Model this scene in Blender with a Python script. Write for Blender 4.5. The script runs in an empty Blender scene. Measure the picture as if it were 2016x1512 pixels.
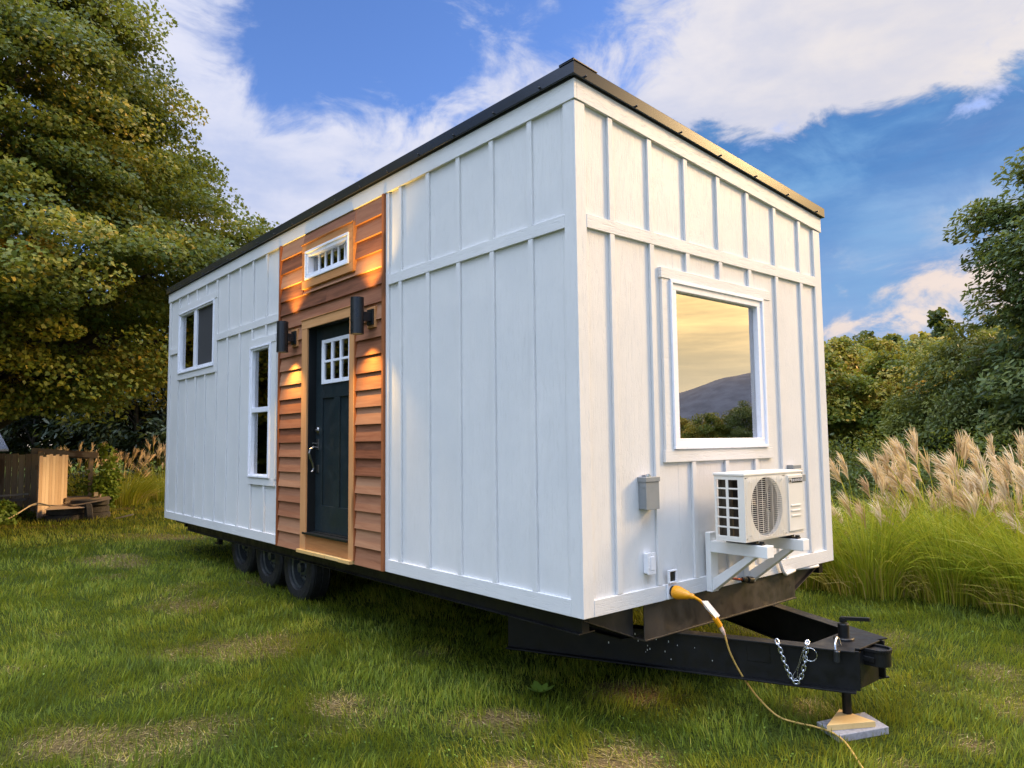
import bpy, math, random
import numpy as np
from mathutils import Vector, Matrix, Euler

random.seed(7)
rng = np.random.default_rng(7)
D = bpy.data
SC = bpy.context.scene
COL = SC.collection
R = math.radians

# ------------------------------------------------------------------ camera, sky, sun, exposure
cam_d = D.cameras.new('camera')
cam_d.sensor_width = 36.0
cam_d.lens = 25.777
cam_d.clip_start = 0.05
cam_d.clip_end = 4000
cam = D.objects.new('camera', cam_d)
cam.location = (3.0810, -3.1701, 1.0414)
cam.rotation_euler = (R(94.5048), R(0.6498), R(49.4919))
COL.objects.link(cam)
SC.camera = cam
SC.view_settings.view_transform = 'Standard'
SC.view_settings.look = 'None'
SC.view_settings.gamma = 1.0
SC.view_settings.exposure = 0.6
SC.cycles.use_denoising = True
SC.cycles.max_bounces = 7
SC.cycles.diffuse_bounces = 3
SC.cycles.glossy_bounces = 3
SC.cycles.transmission_bounces = 5
SC.cycles.transparent_max_bounces = 8
SC.cycles.sample_clamp_indirect = 6.0

SUN_AZ, SUN_EL = 66.0, 27.0       # degrees, azimuth counted from +x towards +y


class NG:
    """small helper round a node tree"""
    def __init__(self, tree):
        self.t = tree
    def n(self, typ, **kw):
        nd = self.t.nodes.new(typ)
        for k, v in kw.items():
            setattr(nd, k, v)
        return nd
    def link(self, a, b):
        self.t.links.new(a, b)
    def put(self, sock, v):
        if isinstance(v, bpy.types.NodeSocket):
            self.t.links.new(v, sock)
        elif v is not None:
            sock.default_value = v
    def math(self, op, a, b=None, c=None, clamp=False):
        nd = self.n('ShaderNodeMath', operation=op, use_clamp=clamp)
        self.put(nd.inputs[0], a); self.put(nd.inputs[1], b); self.put(nd.inputs[2], c)
        return nd.outputs[0]
    def vmath(self, op, a, b=None):
        nd = self.n('ShaderNodeVectorMath', operation=op)
        self.put(nd.inputs[0], a); self.put(nd.inputs[1], b)
        return nd.outputs[0]
    def mixc(self, f, a, b, blend='MIX'):
        nd = self.n('ShaderNodeMix', data_type='RGBA', blend_type=blend)
        self.put(nd.inputs[0], f)
        self.put(nd.inputs[6], a if isinstance(a, bpy.types.NodeSocket) else (*a[:3], 1))
        self.put(nd.inputs[7], b if isinstance(b, bpy.types.NodeSocket) else (*b[:3], 1))
        return nd.outputs[2]
    def noise(self, vec, scale, detail=4, rough=0.55, dist=0.0):
        nd = self.n('ShaderNodeTexNoise')
        self.put(nd.inputs['Vector'], vec)
        nd.inputs['Scale'].default_value = scale
        nd.inputs['Detail'].default_value = detail
        nd.inputs['Roughness'].default_value = rough
        nd.inputs['Distortion'].default_value = dist
        return nd.outputs[0]
    def remap(self, v, a, b, c=0.0, d=1.0, smooth=True):
        nd = self.n('ShaderNodeMapRange', interpolation_type='SMOOTHSTEP' if smooth else 'LINEAR', clamp=True)
        self.put(nd.inputs[0], v)
        for i, x in enumerate((a, b, c, d)):
            nd.inputs[1 + i].default_value = x
        return nd.outputs[0]
    def ramp(self, v, stops):
        nd = self.n('ShaderNodeValToRGB')
        el = nd.color_ramp.elements
        while len(el) < len(stops):
            el.new(0.5)
        for e, (p, c) in zip(el, stops):
            e.position = p; e.color = (*c[:3], 1)
        self.put(nd.inputs[0], v)
        return nd.outputs[0]
    def mapping(self, vec, scale=(1, 1, 1), loc=(0, 0, 0)):
        nd = self.n('ShaderNodeMapping')
        self.put(nd.inputs[0], vec)
        nd.inputs['Scale'].default_value = scale
        nd.inputs['Location'].default_value = loc
        return nd.outputs[0]


def build_world():
    w = D.worlds.new('World'); SC.world = w
    w.use_nodes = True
    t = w.node_tree; t.nodes.clear(); g = NG(t)
    out = g.n('ShaderNodeOutputWorld')
    sky = g.n('ShaderNodeTexSky', sky_type='NISHITA')
    sky.sun_disc = False
    sky.sun_elevation = R(SUN_EL)
    sky.sun_rotation = R(90 - SUN_AZ)
    sky.altitude = 600
    sky.dust_density = 0.4
    sky.ozone_density = 3.0
    hsv = g.n('ShaderNodeHueSaturation')
    hsv.inputs['Saturation'].default_value = 1.15
    hsv.inputs['Value'].default_value = 1.15
    g.link(sky.outputs[0], hsv.inputs['Color'])
    bg_sky = g.n('ShaderNodeBackground'); bg_sky.inputs[1].default_value = 0.13
    tc = g.n('ShaderNodeTexCoord')
    d = tc.outputs['Generated']
    sp = g.n('ShaderNodeSeparateXYZ'); g.link(d, sp.inputs[0])
    X, Y, Z = sp.outputs
    el = g.math('MULTIPLY', g.math('ARCSINE', Z), 180 / math.pi)
    c0, s0 = math.cos(R(140)), math.sin(R(140))
    xr = g.math('ADD', g.math('MULTIPLY', X, c0), g.math('MULTIPLY', Y, s0))
    yr = g.math('ADD', g.math('MULTIPLY', X, -s0), g.math('MULTIPLY', Y, c0))
    az = g.math('MULTIPLY', g.math('ARCTAN2', yr, xr), 180 / math.pi)   # 0 over the house, + to the left

    def gauss(ca, ce, sa, se, wt):
        a = g.math('DIVIDE', g.math('SUBTRACT', az, ca), sa)
        e = g.math('DIVIDE', g.math('SUBTRACT', el, ce), se)
        q = g.math('ADD', g.math('MULTIPLY', a, a), g.math('MULTIPLY', e, e))
        return g.math('MULTIPLY', g.math('EXPONENT', g.math('MULTIPLY', q, -1.0)), wt)

    def total(lst):
        s = lst[0]
        for x in lst[1:]:
            s = g.math('ADD', s, x)
        return s
    dv = g.mapping(d, (1, 1, 2.0))
    n1 = g.noise(dv, 3.2, 9, 0.58, 0.25)
    n2 = g.noise(g.mapping(d, (1, 1, 1.5), (3.1, 1.7, 0.4)), 9.0, 8, 0.62, 0.5)
    n3 = g.noise(g.mapping(d, (1, 1, 3.0), (7.3, 2.2, 1.4)), 5.0, 6, 0.55)
    bias = total([
        gauss(25, 25, 7, 11, 0.44), gauss(15, 18, 8, 4.5, 0.34), gauss(6, 22.5, 10, 3, 0.24),
        gauss(7, 30, 10, 5.5, -0.24), gauss(18, 27.5, 2.5, 3, -0.14),
        gauss(-24, 28, 18, 9, 0.60), gauss(-4, 27, 6, 4, 0.06),
        gauss(140, 35, 70, 30, 0.30), g.remap(el, 40, 62, 0, 0.5), gauss(-88, 12, 40, 14, -0.12)])
    cl = g.math('ADD', g.math('ADD', n1, bias), g.math('MULTIPLY', g.math('SUBTRACT', n2, 0.5), 0.95))
    cloud = g.remap(cl, 0.50, 0.80)
    # colour of the white clouds: lavender shade to cream light
    shade = g.remap(g.math('ADD', n3, g.math('MULTIPLY', n2, 0.4)), 0.45, 0.95)
    warm = g.remap(az, 5, -35)
    lit = g.mixc(warm, (0.51, 0.52, 0.61), (0.60, 0.55, 0.52))
    dim = g.mixc(warm, (0.30, 0.36, 0.54), (0.45, 0.45, 0.51))
    ccol = g.mixc(shade, dim, lit)
    # unseen cloud deck behind the camera, added to light the door wall
    back = total([gauss(135, 40, 60, 36, 1.0), gauss(-150, 40, 60, 36, 0.7)])
    zen = g.remap(el, 40, 66)                    # unseen overhead cloud, brightness added to light the lawn
    bright = g.math('ADD', g.math('ADD', 1.0, g.math('MULTIPLY', back, 1.2)), g.math('MULTIPLY', zen, 6.3))
    ccol = g.mixc(g.remap(back, 0.1, 0.7), ccol, (0.47, 0.56, 0.73))
    # slate blue cloud bank on the right
    top = g.math('SUBTRACT', g.math('ADD', 22.6, g.math('MULTIPLY', g.math('SUBTRACT', n2, 0.5), 9.0)), el)
    top = g.math('ADD', top, g.math('MULTIPLY', g.math('SUBTRACT', n1, 0.5), 8.0))
    ft = g.remap(top, -0.6, 1.2)
    lefte = g.math('SUBTRACT', g.math('ADD', -13.5, g.math('MULTIPLY', g.math('SUBTRACT', n2, 0.5), 14.0)), az)
    fl = g.remap(lefte, -2.0, 2.5)
    fr = g.remap(az, -75, -50)
    bank = g.math('MULTIPLY', g.math('MULTIPLY', ft, fl), fr)
    bankc = g.mixc(g.remap(el, 7, 20), (0.14, 0.26, 0.47), (0.055, 0.175, 0.40))
    bankc = g.mixc(g.remap(g.math('ADD', n3, g.math('MULTIPLY', g.math('SUBTRACT', n2, 0.5), 0.6)), 0.36, 0.70), bankc, (0.13, 0.27, 0.48))
    low = total([gauss(-31, 10.6, 7, 1.5, 1.0), gauss(-28, 7.9, 14, 1.1, 1.2), gauss(-34, 14, 4, 2.5, 0.5), gauss(-24, 12.8, 2.5, 1.0, 0.35)])
    low = g.math('MULTIPLY', low, g.remap(n2, 0.32, 0.62))
    bankc = g.mixc(g.remap(g.math('ADD', top, g.math('MULTIPLY', n2, 4.0)), 1.0, 7.0, 0.55, 0.0), bankc, (0.05, 0.13, 0.33))
    bankc = g.mixc(g.remap(low, 0.08, 0.80, 0, 0.85), bankc, (0.62, 0.51, 0.44))
    ccol = g.mixc(bank, ccol, bankc)
    fac = g.math('MAXIMUM', cloud, bank)
    # evening glow round the hidden sun
    glow1 = gauss(54 - 140, 16.5, 16, 7.0, 1.0)
    glow2 = gauss(55 - 140, 11, 42, 10, 0.55)
    streak = g.remap(g.noise(g.mapping(d, (1, 1, 9.0), (2, 5, 1)), 3.0, 6, 0.6), 0.30, 0.75, 0.35, 1.25)
    veil = g.remap(gauss(57 - 140, 18, 45, 24, 1.0), 0.05, 0.9)      # cloud bank in front of the sun
    g.link(g.mixc(1.0, hsv.outputs[0], g.mixc(veil, (1.02, 0.88, 1.04), (0.50, 0.33, 0.17)), 'MULTIPLY'), bg_sky.inputs[0])
    vm = g.n('ShaderNodeVectorMath', operation='SCALE'); g.put(vm.inputs[0], ccol); g.put(vm.inputs['Scale'], bright)
    bg_c = g.n('ShaderNodeBackground'); g.link(vm.outputs[0], bg_c.inputs[0])
    mix = g.n('ShaderNodeMixShader'); g.link(fac, mix.inputs[0]); g.link(bg_sky.outputs[0], mix.inputs[1]); g.link(bg_c.outputs[0], mix.inputs[2])
    bg_g = g.n('ShaderNodeBackground'); bg_g.inputs[0].default_value = (1.0, 0.58, 0.15, 1)
    g.link(g.math('MULTIPLY', g.math('MULTIPLY', glow1, streak), 4.4), bg_g.inputs[1])
    bg_h = g.n('ShaderNodeBackground'); bg_h.inputs[0].default_value = (1.0, 0.70, 0.42, 1)
    g.link(g.math('MULTIPLY', g.math('MULTIPLY', glow2, streak), 0.6), bg_h.inputs[1])
    a1 = g.n('ShaderNodeAddShader'); g.link(mix.outputs[0], a1.inputs[0]); g.link(bg_g.outputs[0], a1.inputs[1])
    a2 = g.n('ShaderNodeAddShader'); g.link(a1.outputs[0], a2.inputs[0]); g.link(bg_h.outputs[0], a2.inputs[1])
    g.link(a2.outputs[0], out.inputs[0])
    w.cycles.sampling_method = 'MANUAL'
    w.cycles.sample_map_resolution = 512


build_world()
sun_d = D.lights.new('sun', 'SUN')
sun_d.energy = 2.9
sun_d.angle = R(14)
sun_d.color = (1.0, 0.66, 0.31)
sun = D.objects.new('sun', sun_d)
dv = Vector((math.cos(R(SUN_AZ)) * math.cos(R(SUN_EL)), math.sin(R(SUN_AZ)) * math.cos(R(SUN_EL)), math.sin(R(SUN_EL))))
sun.rotation_euler = dv.to_track_quat('Z', 'Y').to_euler()
sun.location = (20, 30, 12)
COL.objects.link(sun)

# ------------------------------------------------------------------ mesh and object helpers
WL = {}      # world location of an object (no thing with children is rotated before it is copied)


class MB:
    def __init__(self):
        self.v = []; self.f = []; self.t = []
    def add(self, vs, fs, t=0.0):
        b = len(self.v)
        self.v += [tuple(p) for p in vs]
        self.f += [tuple(i + b for i in f) for f in fs]
        self.t += [t] * len(fs)
        return self
    def hexa(self, p, t=0.0):        # 4 bottom (ccw from above), 4 top
        return self.add(p, [(3, 2, 1, 0), (4, 5, 6, 7), (0, 1, 5, 4), (1, 2, 6, 5), (2, 3, 7, 6), (3, 0, 4, 7)], t)
    def box(self, x0, x1, y0, y1, z0, z1, t=0.0):
        return self.hexa([(x0, y0, z0), (x1, y0, z0), (x1, y1, z0), (x0, y1, z0),
                          (x0, y0, z1), (x1, y0, z1), (x1, y1, z1), (x0, y1, z1)], t)
    def prism(self, poly, ext, t=0.0):   # poly: list of 3d points, ext: vector
        n = len(poly); e = Vector(ext)
        vs = [Vector(p) for p in poly] + [Vector(p) + e for p in poly]
        fs = [tuple(range(n - 1, -1, -1)), tuple(range(n, 2 * n))] + [(i, (i + 1) % n, n + (i + 1) % n, n + i) for i in range(n)]
        return self.add(vs, fs, t)
    def beam(self, a, b, w, h, up=(0, 0, 1), t=0.0):   # bar of w x h between two points
        a = Vector(a); b = Vector(b); d = (b - a).normalized(); u = Vector(up)
        s = d.cross(u).normalized(); u = s.cross(d).normalized()
        o = [-s * w / 2 - u * h / 2, s * w / 2 - u * h / 2, s * w / 2 + u * h / 2, -s * w / 2 + u * h / 2]
        return self.add([a + q for q in o] + [b + q for q in o],
                        [(0, 1, 2, 3), (7, 6, 5, 4), (0, 4, 5, 1), (1, 5, 6, 2), (2, 6, 7, 3), (3, 7, 4, 0)], t)
    def tube(self, pts, rad, n=8, caps=True, closed=False, t=0.0):
        P = [Vector(p) for p in pts]; m = len(P)
        if not hasattr(rad, '__len__'):
            rad = [rad] * m
        rings = []; u = None
        for i, p in enumerate(P):
            if closed:
                d = (P[(i + 1) % m] - P[i - 1])
            else:
                d = (P[min(i + 1, m - 1)] - P[max(i - 1, 0)])
            d = d.normalized() if d.length > 1e-9 else Vector((0, 0, 1))
            if u is None:
                u = d.orthogonal().normalized()
            else:
                u = (u - d * u.dot(d))
                u = u.normalized() if u.length > 1e-6 else d.orthogonal().normalized()
            s = d.cross(u)
            rings.append([p + (u * math.cos(2 * math.pi * k / n) + s * math.sin(2 * math.pi * k / n)) * rad[i] for k in range(n)])
        vs = [q for r in rings for q in r]; fs = []
        for i in range(m if closed else m - 1):
            j = (i + 1) % m
            for k in range(n):
                k2 = (k + 1) % n
                fs.append((i * n + k, i * n + k2, j * n + k2, j * n + k))
        if caps and not closed:
            fs.append(tuple(range(n - 1, -1, -1))); fs.append(tuple((m - 1) * n + k for k in range(n)))
        return self.add(vs, fs, t)
    def lathe(self, prof, c, axis, n=24, t=0.0, cap=True):     # prof: (r, h) along axis
        a = Vector(axis).normalized(); u = a.orthogonal().normalized(); s = a.cross(u); c = Vector(c)
        vs = []; m = len(prof)
        for r, h in prof:
            for k in range(n):
                an = 2 * math.pi * k / n
                vs.append(c + a * h + (u * math.cos(an) + s * math.sin(an)) * r)
        fs = [(i * n + k, i * n + (k + 1) % n, (i + 1) * n + (k + 1) % n, (i + 1) * n + k) for i in range(m - 1) for k in range(n)]
        if cap and prof[0][0] > 1e-6:
            fs.append(tuple(range(n - 1, -1, -1)))
        if cap and prof[-1][0] > 1e-6:
            fs.append(tuple((m - 1) * n + k for k in range(n)))
        return self.add(vs, fs, t)
    def build(self, name, material, parent=None, bevel=0.0, smooth=False, loc=None):
        me = D.meshes.new(name)
        off = Vector(loc) if loc is not None else Vector((0, 0, 0))
        me.from_pydata([(Vector(p) - off) for p in self.v] if loc is not None else self.v, [], self.f)
        if any(self.t):
            at = me.attributes.new('tint', 'FLOAT', 'FACE')
            at.data.foreach_set('value', np.array(self.t, np.float32))
        me.materials.append(material)
        me.update()
        o = D.objects.new(name, me)
        return finish(o, parent, off, bevel, smooth)


def finish(o, parent=None, wl=(0, 0, 0), bevel=0.0, smooth=False):
    wl = Vector(wl)
    COL.objects.link(o)
    if parent is not None:
        o.parent = parent
        o.location = wl - WL[parent]
    else:
        o.location = wl
    WL[o] = wl
    if smooth:
        o.data.polygons.foreach_set('use_smooth', [True] * len(o.data.polygons))
    if bevel:
        b = o.modifiers.new('edge', 'BEVEL'); b.width = bevel; b.segments = 2; b.limit_method = 'ANGLE'; b.angle_limit = R(40)
    return o


def tag(o, label=None, cat=None, group=None, kind=None):
    if label: o['label'] = label
    if cat: o['category'] = cat
    if group: o['group'] = group
    if kind: o['kind'] = kind
    return o


def empty(name, loc, label, cat, group=None):
    o = D.objects.new(name, None); o.empty_display_size = 0.2
    COL.objects.link(o); o.location = loc; WL[o] = Vector(loc)
    return tag(o, label, cat, group)


def copy_tree(o, loc, rz=0.0, sc=1.0):
    def cp(q, par):
        c = q.copy(); COL.objects.link(c)
        if par is not None:
            c.parent = par
        for ch in q.children:
            cp(ch, c)
        return c
    c = cp(o, None)
    c.location = loc; c.rotation_euler = (0, 0, rz); c.scale = (sc, sc, sc)
    return c


def big_mesh(name, verts, sizes, material, tint=None, parent=None, wl=(0, 0, 0), smooth=False):
    """verts (N,K,3): N polygons of K own corners, or sizes = list of K per polygon for a flat vertex list"""
    me = D.meshes.new(name)
    V = np.ascontiguousarray(verts.reshape(-1, 3), np.float32)
    nv = len(V)
    if np.isscalar(sizes):
        npoly = nv // sizes
        starts = np.arange(npoly, dtype=np.int32) * sizes
        loops = np.arange(nv, dtype=np.int32)
    else:
        loops, starts = sizes
        npoly = len(starts)
    me.vertices.add(nv); me.loops.add(len(loops)); me.polygons.add(npoly)
    me.vertices.foreach_set('co', V.ravel())
    me.loops.foreach_set('vertex_index', loops.astype(np.int32))
    me.polygons.foreach_set('loop_start', starts.astype(np.int32))
    if tint is not None:
        at = me.attributes.new('tint', 'FLOAT', 'FACE')
        at.data.foreach_set('value', np.ascontiguousarray(tint, np.float32))
    me.materials.append(material)
    me.update(calc_edges=True)
    if smooth:
        me.polygons.foreach_set('use_smooth', [True] * npoly)
    o = D.objects.new(name, me)
    return finish(o, parent, wl)


# value noise for scattering
_lat = rng.random((256, 256)).astype(np.float32)


def vn(x, y, s, k=0):
    x = np.asarray(x) / s + 37.3 * (k + 1) + 500; y = np.asarray(y) / s + 91.7 * (k + 1) + 500
    xi = np.floor(x).astype(int); yi = np.floor(y).astype(int); fx = x - xi; fy = y - yi
    fx = fx * fx * (3 - 2 * fx); fy = fy * fy * (3 - 2 * fy)
    L = lambda a, b: _lat[a % 256, b % 256]
    return (L(xi, yi) * (1 - fx) + L(xi + 1, yi) * fx) * (1 - fy) + (L(xi, yi + 1) * (1 - fx) + L(xi + 1, yi + 1) * fx) * fy


def gz(x, y):
    """height of the lawn; the wall's lower edge is z = 0"""
    x = np.asarray(x, float); y = np.asarray(y, float)
    z = np.where(x < -6, -0.5108 - 0.012 * (x + 6), np.where(x > 3, -0.844 - 0.02 * (np.minimum(x, 60) - 3), -0.57 - 0.037 * (x + 4.4)))
    z = np.where(x < -40, -0.1028, z)
    return z + 0.03 * (vn(x, y, 1.7, 3) - 0.5) + 0.02 * (vn(x, y, 0.6, 4) - 0.5)


# ------------------------------------------------------------------ materials
def new_mat(name):
    m = D.materials.new(name); m.use_nodes = True
    g = NG(m.node_tree)
    b = m.node_tree.nodes['Principled BSDF']
    return m, g, b


def simple(name, col, rough=0.5, metal=0.0, spec=0.5, var=0.0, vscale=8.0, bump=0.0, bscale=60.0, coat=0.0):
    m, g, b = new_mat(name)
    b.inputs['Roughness'].default_value = rough
    b.inputs['Metallic'].default_value = metal
    b.inputs['Specular IOR Level'].default_value = spec
    b.inputs['Coat Weight'].default_value = coat
    tc = g.n('ShaderNodeTexCoord').outputs['Object']
    if var:
        n = g.noise(tc, vscale, 5, 0.6)
        g.link(g.mixc(g.remap(n, 0.3, 0.7), tuple(c * (1 - var) for c in col), tuple(min(1, c * (1 + var)) for c in col)), b.inputs['Base Color'])
        g.link(g.remap(g.noise(tc, vscale * 2.3, 4), 0.3, 0.7, max(0.03, rough - 0.1), min(1, rough + 0.12)), b.inputs['Roughness'])
    else:
        b.inputs['Base Color'].default_value = (*col, 1)
    if bump:
        bp = g.n('ShaderNodeBump'); bp.inputs['Strength'].default_value = 1.0; bp.inputs['Distance'].default_value = bump
        g.link(g.noise(tc, bscale, 5, 0.6), bp.inputs['Height']); g.link(bp.outputs[0], b.inputs['Normal'])
    return m


def siding_mat(name, vertical=True):
    """white painted engineered-wood siding with an embossed cedar grain"""
    m, g, b = new_mat(name)
    tc = g.n('ShaderNodeTexCoord').outputs['Object']
    if vertical:
        a = g.mapping(tc, (1, 1, 0.045)); rip = g.mapping(tc, (0.35, 0.35, 1.0)); knot = g.mapping(tc, (1, 1, 0.22))
    else:
        a = g.mapping(tc, (0.045, 0.045, 1)); rip = g.mapping(tc, (1.0, 1.0, 0.35)); knot = g.mapping(tc, (0.22, 0.22, 1))
    big = g.noise(knot, 7.0, 3, 0.5)
    va = g.n('ShaderNodeVectorMath', operation='ADD'); g.link(a, va.inputs[0])
    sc = g.n('ShaderNodeVectorMath', operation='SCALE')
    cmb = g.n('ShaderNodeCombineXYZ'); g.link(big, cmb.inputs[0]); g.link(big, cmb.inputs[1]); g.link(big, cmb.inputs[2])
    g.link(cmb.outputs[0], sc.inputs[0]); sc.inputs['Scale'].default_value = 0.10
    g.link(sc.outputs[0], va.inputs[1])
    grain = g.noise(va.outputs[0], 130.0, 5, 0.65)
    groove = g.remap(grain, 0.36, 0.47)
    ripple = g.noise(rip, 95.0, 3, 0.5)
    rmask = g.remap(g.noise(tc, 5.0, 3), 0.42, 0.62)
    h = g.math('ADD', g.math('MULTIPLY', groove, 0.9), g.math('MULTIPLY', grain, 0.8))
    h = g.math('ADD', h, g.math('MULTIPLY', g.math('MULTIPLY', ripple, rmask), 0.9))
    bp = g.n('ShaderNodeBump'); bp.inputs['Strength'].default_value = 0.5; bp.inputs['Distance'].default_value = 0.0016
    g.link(h, bp.inputs['Height']); g.link(bp.outputs[0], b.inputs['Normal'])
    dirt = g.remap(g.noise(tc, 1.7, 5, 0.6), 0.3, 0.75)
    col = g.mixc(dirt, (0.66, 0.66, 0.65), (0.72, 0.71, 0.69))
    col = g.mixc(g.remap(grain, 0.30, 0.40, 1.0, 0.0), col, (0.665, 0.655, 0.63))
    g.link(col, b.inputs['Base Color'])
    b.inputs['Roughness'].default_value = 0.5
    b.inputs['Specular IOR Level'].default_value = 0.35
    return m


def wood_mat(name, stops, axis='x', rough=0.55, scale=1.0, per_board=True, bump=0.0006):
    m, g, b = new_mat(name)
    tc = g.n('ShaderNodeTexCoord').outputs['Object']
    at = g.n('ShaderNodeAttribute', attribute_name='tint').outputs['Fac']
    off = g.n('ShaderNodeCombineXYZ')
    for i, k in enumerate((17.0, 5.3, 11.1)):
        g.link(g.math('MULTIPLY', at, k), off.inputs[i])
    v = g.vmath('ADD', tc, off.outputs[0])
    s = {'x': (0.06, 1, 1), 'z': (1, 1, 0.06), 'y': (1, 0.06, 1)}[axis]
    v1 = g.mapping(v, s)
    gr = g.noise(v1, 26.0 * scale, 6, 0.62, 0.6)
    fine = g.noise(v1, 120.0 * scale, 4, 0.6)
    w = g.math('ADD', g.math('MULTIPLY', gr, 0.75), g.math('MULTIPLY', fine, 0.25))
    if per_board:
        w = g.math('ADD', g.math('MULTIPLY', w, 0.80), g.math('MULTIPLY', g.math('FRACT', g.math('MULTIPLY', at, 7.31)), 0.55))
        w = g.math('SUBTRACT', w, 0.17)
    col = g.ramp(w, stops)
    kn = g.noise(g.mapping(v, tuple(q * 0.5 + 0.08 for q in s)), 9.0, 2, 0.4)
    col = g.mixc(g.remap(kn, 0.70, 0.76, 0, 0.65), col, (0.10, 0.04, 0.015))
    g.link(col, b.inputs['Base Color'])
    b.inputs['Roughness'].default_value = rough
    b.inputs['Specular IOR Level'].default_value = 0.3
    bp = g.n('ShaderNodeBump'); bp.inputs['Strength'].default_value = 0.7; bp.inputs['Distance'].default_value = bump
    g.link(w, bp.inputs['Height']); g.link(bp.outputs[0], b.inputs['Normal'])
    return m


def leaf_mat(name, stops, trans=0.35, rough=0.5, spec=0.25):
    m, g, b = new_mat(name)
    at = g.n('ShaderNodeAttribute', attribute_name='tint').outputs['Fac']
    col = g.ramp(at, stops)
    g.link(col, b.inputs['Base Color'])
    b.inputs['Roughness'].default_value = rough
    b.inputs['Specular IOR Level'].default_value = spec
    tr = g.n('ShaderNodeBsdfTranslucent')
    tcol = g.mixc(0.5, col, (0.30, 0.30, 0.03), 'MIX')
    g.link(tcol, tr.inputs[0])
    mx = g.n('ShaderNodeMixShader'); mx.inputs[0].default_value = trans
    g.link(b.outputs[0], mx.inputs[1]); g.link(tr.outputs[0], mx.inputs[2])
    g.link(mx.outputs[0], m.node_tree.nodes['Material Output'].inputs[0])
    return m


def glass_mat(name, base=0.12, tint=(1, 1, 1)):
    m, g, b = new_mat(name)
    m.node_tree.nodes.remove(b)
    tr = g.n('ShaderNodeBsdfTransparent'); tr.inputs[0].default_value = (*tint, 1)
    gl = g.n('ShaderNodeBsdfGlossy'); gl.inputs['Roughness'].default_value = 0.0
    fr = g.n('ShaderNodeFresnel'); fr.inputs[0].default_value = 1.5
    f = g.math('ADD', base, g.math('MULTIPLY', fr.outputs[0], 1.6), clamp=True)
    mx = g.n('ShaderNodeMixShader'); g.link(f, mx.inputs[0]); g.link(tr.outputs[0], mx.inputs[1]); g.link(gl.outputs[0], mx.inputs[2])
    g.link(mx.outputs[0], m.node_tree.nodes['Material Output'].inputs[0])
    return m


def emit_mat(name, col, k):
    m, g, b = new_mat(name)
    b.inputs['Base Color'].default_value = (0.8, 0.8, 0.8, 1)
    b.inputs['Emission Color'].default_value = (*col, 1)
    b.inputs['Emission Strength'].default_value = k
    return m


M = {}
M['siding_v'] = siding_mat('white_siding_vertical_grain', True)
M['siding_h'] = siding_mat('white_siding_horizontal_grain', False)
M['vinyl'] = simple('white_vinyl', (0.82, 0.83, 0.88), 0.35, var=0.02)
M['white_paint'] = simple('white_painted_lumber', (0.80, 0.80, 0.77), 0.5, var=0.03, bump=0.0006, bscale=40)
M['tan_backing'] = simple('tan_pane_backing', (0.30, 0.22, 0.11), 0.8, var=0.25, vscale=12)
M['interior'] = simple('interior_board', (0.30, 0.24, 0.17), 0.7, var=0.12, vscale=3)
M['black_metal'] = simple('black_roof_metal', (0.055, 0.060, 0.072), 0.17, metal=0.55)
M['cedar'] = wood_mat('cedar', [(0.14, (0.09, 0.034, 0.018)), (0.34, (0.215, 0.082, 0.042)), (0.56, (0.325, 0.145, 0.078)), (0.86, (0.45, 0.235, 0.130))], 'x')
M['cedar_v'] = wood_mat('cedar_vertical', [(0.15, (0.16, 0.05, 0.018)), (0.5, (0.34, 0.115, 0.04)), (0.85, (0.46, 0.19, 0.075))], 'z')
M['pine_x'] = wood_mat('honey_pine', [(0.15, (0.26, 0.105, 0.038)), (0.5, (0.50, 0.225, 0.082)), (0.85, (0.64, 0.34, 0.15))], 'x')
M['pine_z'] = wood_mat('honey_pine_upright', [(0.15, (0.26, 0.105, 0.038)), (0.5, (0.50, 0.225, 0.082)), (0.85, (0.64, 0.34, 0.15))], 'z')
M['lumber'] = wood_mat('fresh_lumber', [(0.15, (0.42, 0.25, 0.08)), (0.5, (0.62, 0.40, 0.15)), (0.85, (0.72, 0.50, 0.22))], 'x')
M['fence_wood'] = wood_mat('weathered_fence', [(0.15, (0.20, 0.12, 0.06)), (0.5, (0.44, 0.29, 0.16)), (0.85, (0.58, 0.41, 0.24))], 'z')
M['panel_wood'] = wood_mat('bright_board_panel', [(0.15, (0.30, 0.18, 0.10)), (0.5, (0.58, 0.41, 0.27)), (0.85, (0.74, 0.57, 0.40))], 'z', scale=2.0)
M['old_wood'] = wood_mat('grey_old_wood', [(0.15, (0.16, 0.11, 0.07)), (0.5, (0.32, 0.24, 0.16)), (0.85, (0.50, 0.40, 0.28))], 'y')
M['door'] = simple('charcoal_door_paint', (0.012, 0.021, 0.025), 0.38, var=0.1, vscale=4, bump=0.0002, bscale=90)
M['jamb'] = simple('black_jamb', (0.006, 0.008, 0.009), 0.4)
M['nickel'] = simple('satin_nickel', (0.30, 0.29, 0.28), 0.32, metal=1.0)
M['lamp_black'] = simple('black_lamp_paint', (0.012, 0.014, 0.016), 0.35, var=0.1)
M['lamp_glow'] = emit_mat('warm_lamp_lens', (1.0, 0.62, 0.22), 3.0)
M['glass'] = glass_mat('window_glass', 0.26)
M['mirror_glass'] = glass_mat('coated_window_glass', 0.46)
M['screen'] = simple('insect_screen', (0.035, 0.036, 0.038), 0.8, bump=0.0003, bscale=900)
M['steel'] = simple('black_frame_steel', (0.006, 0.006, 0.0065), 0.45, spec=0.32, var=0.25, vscale=6, bump=0.0003, bscale=120)
M['steel_brown'] = simple('brown_black_steel', (0.040, 0.033, 0.027), 0.42, var=0.35, vscale=5, bump=0.0003, bscale=120)
M['rubber'] = simple('tyre_rubber', (0.010, 0.010, 0.011), 0.65, var=0.2, bump=0.001, bscale=70)
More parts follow.
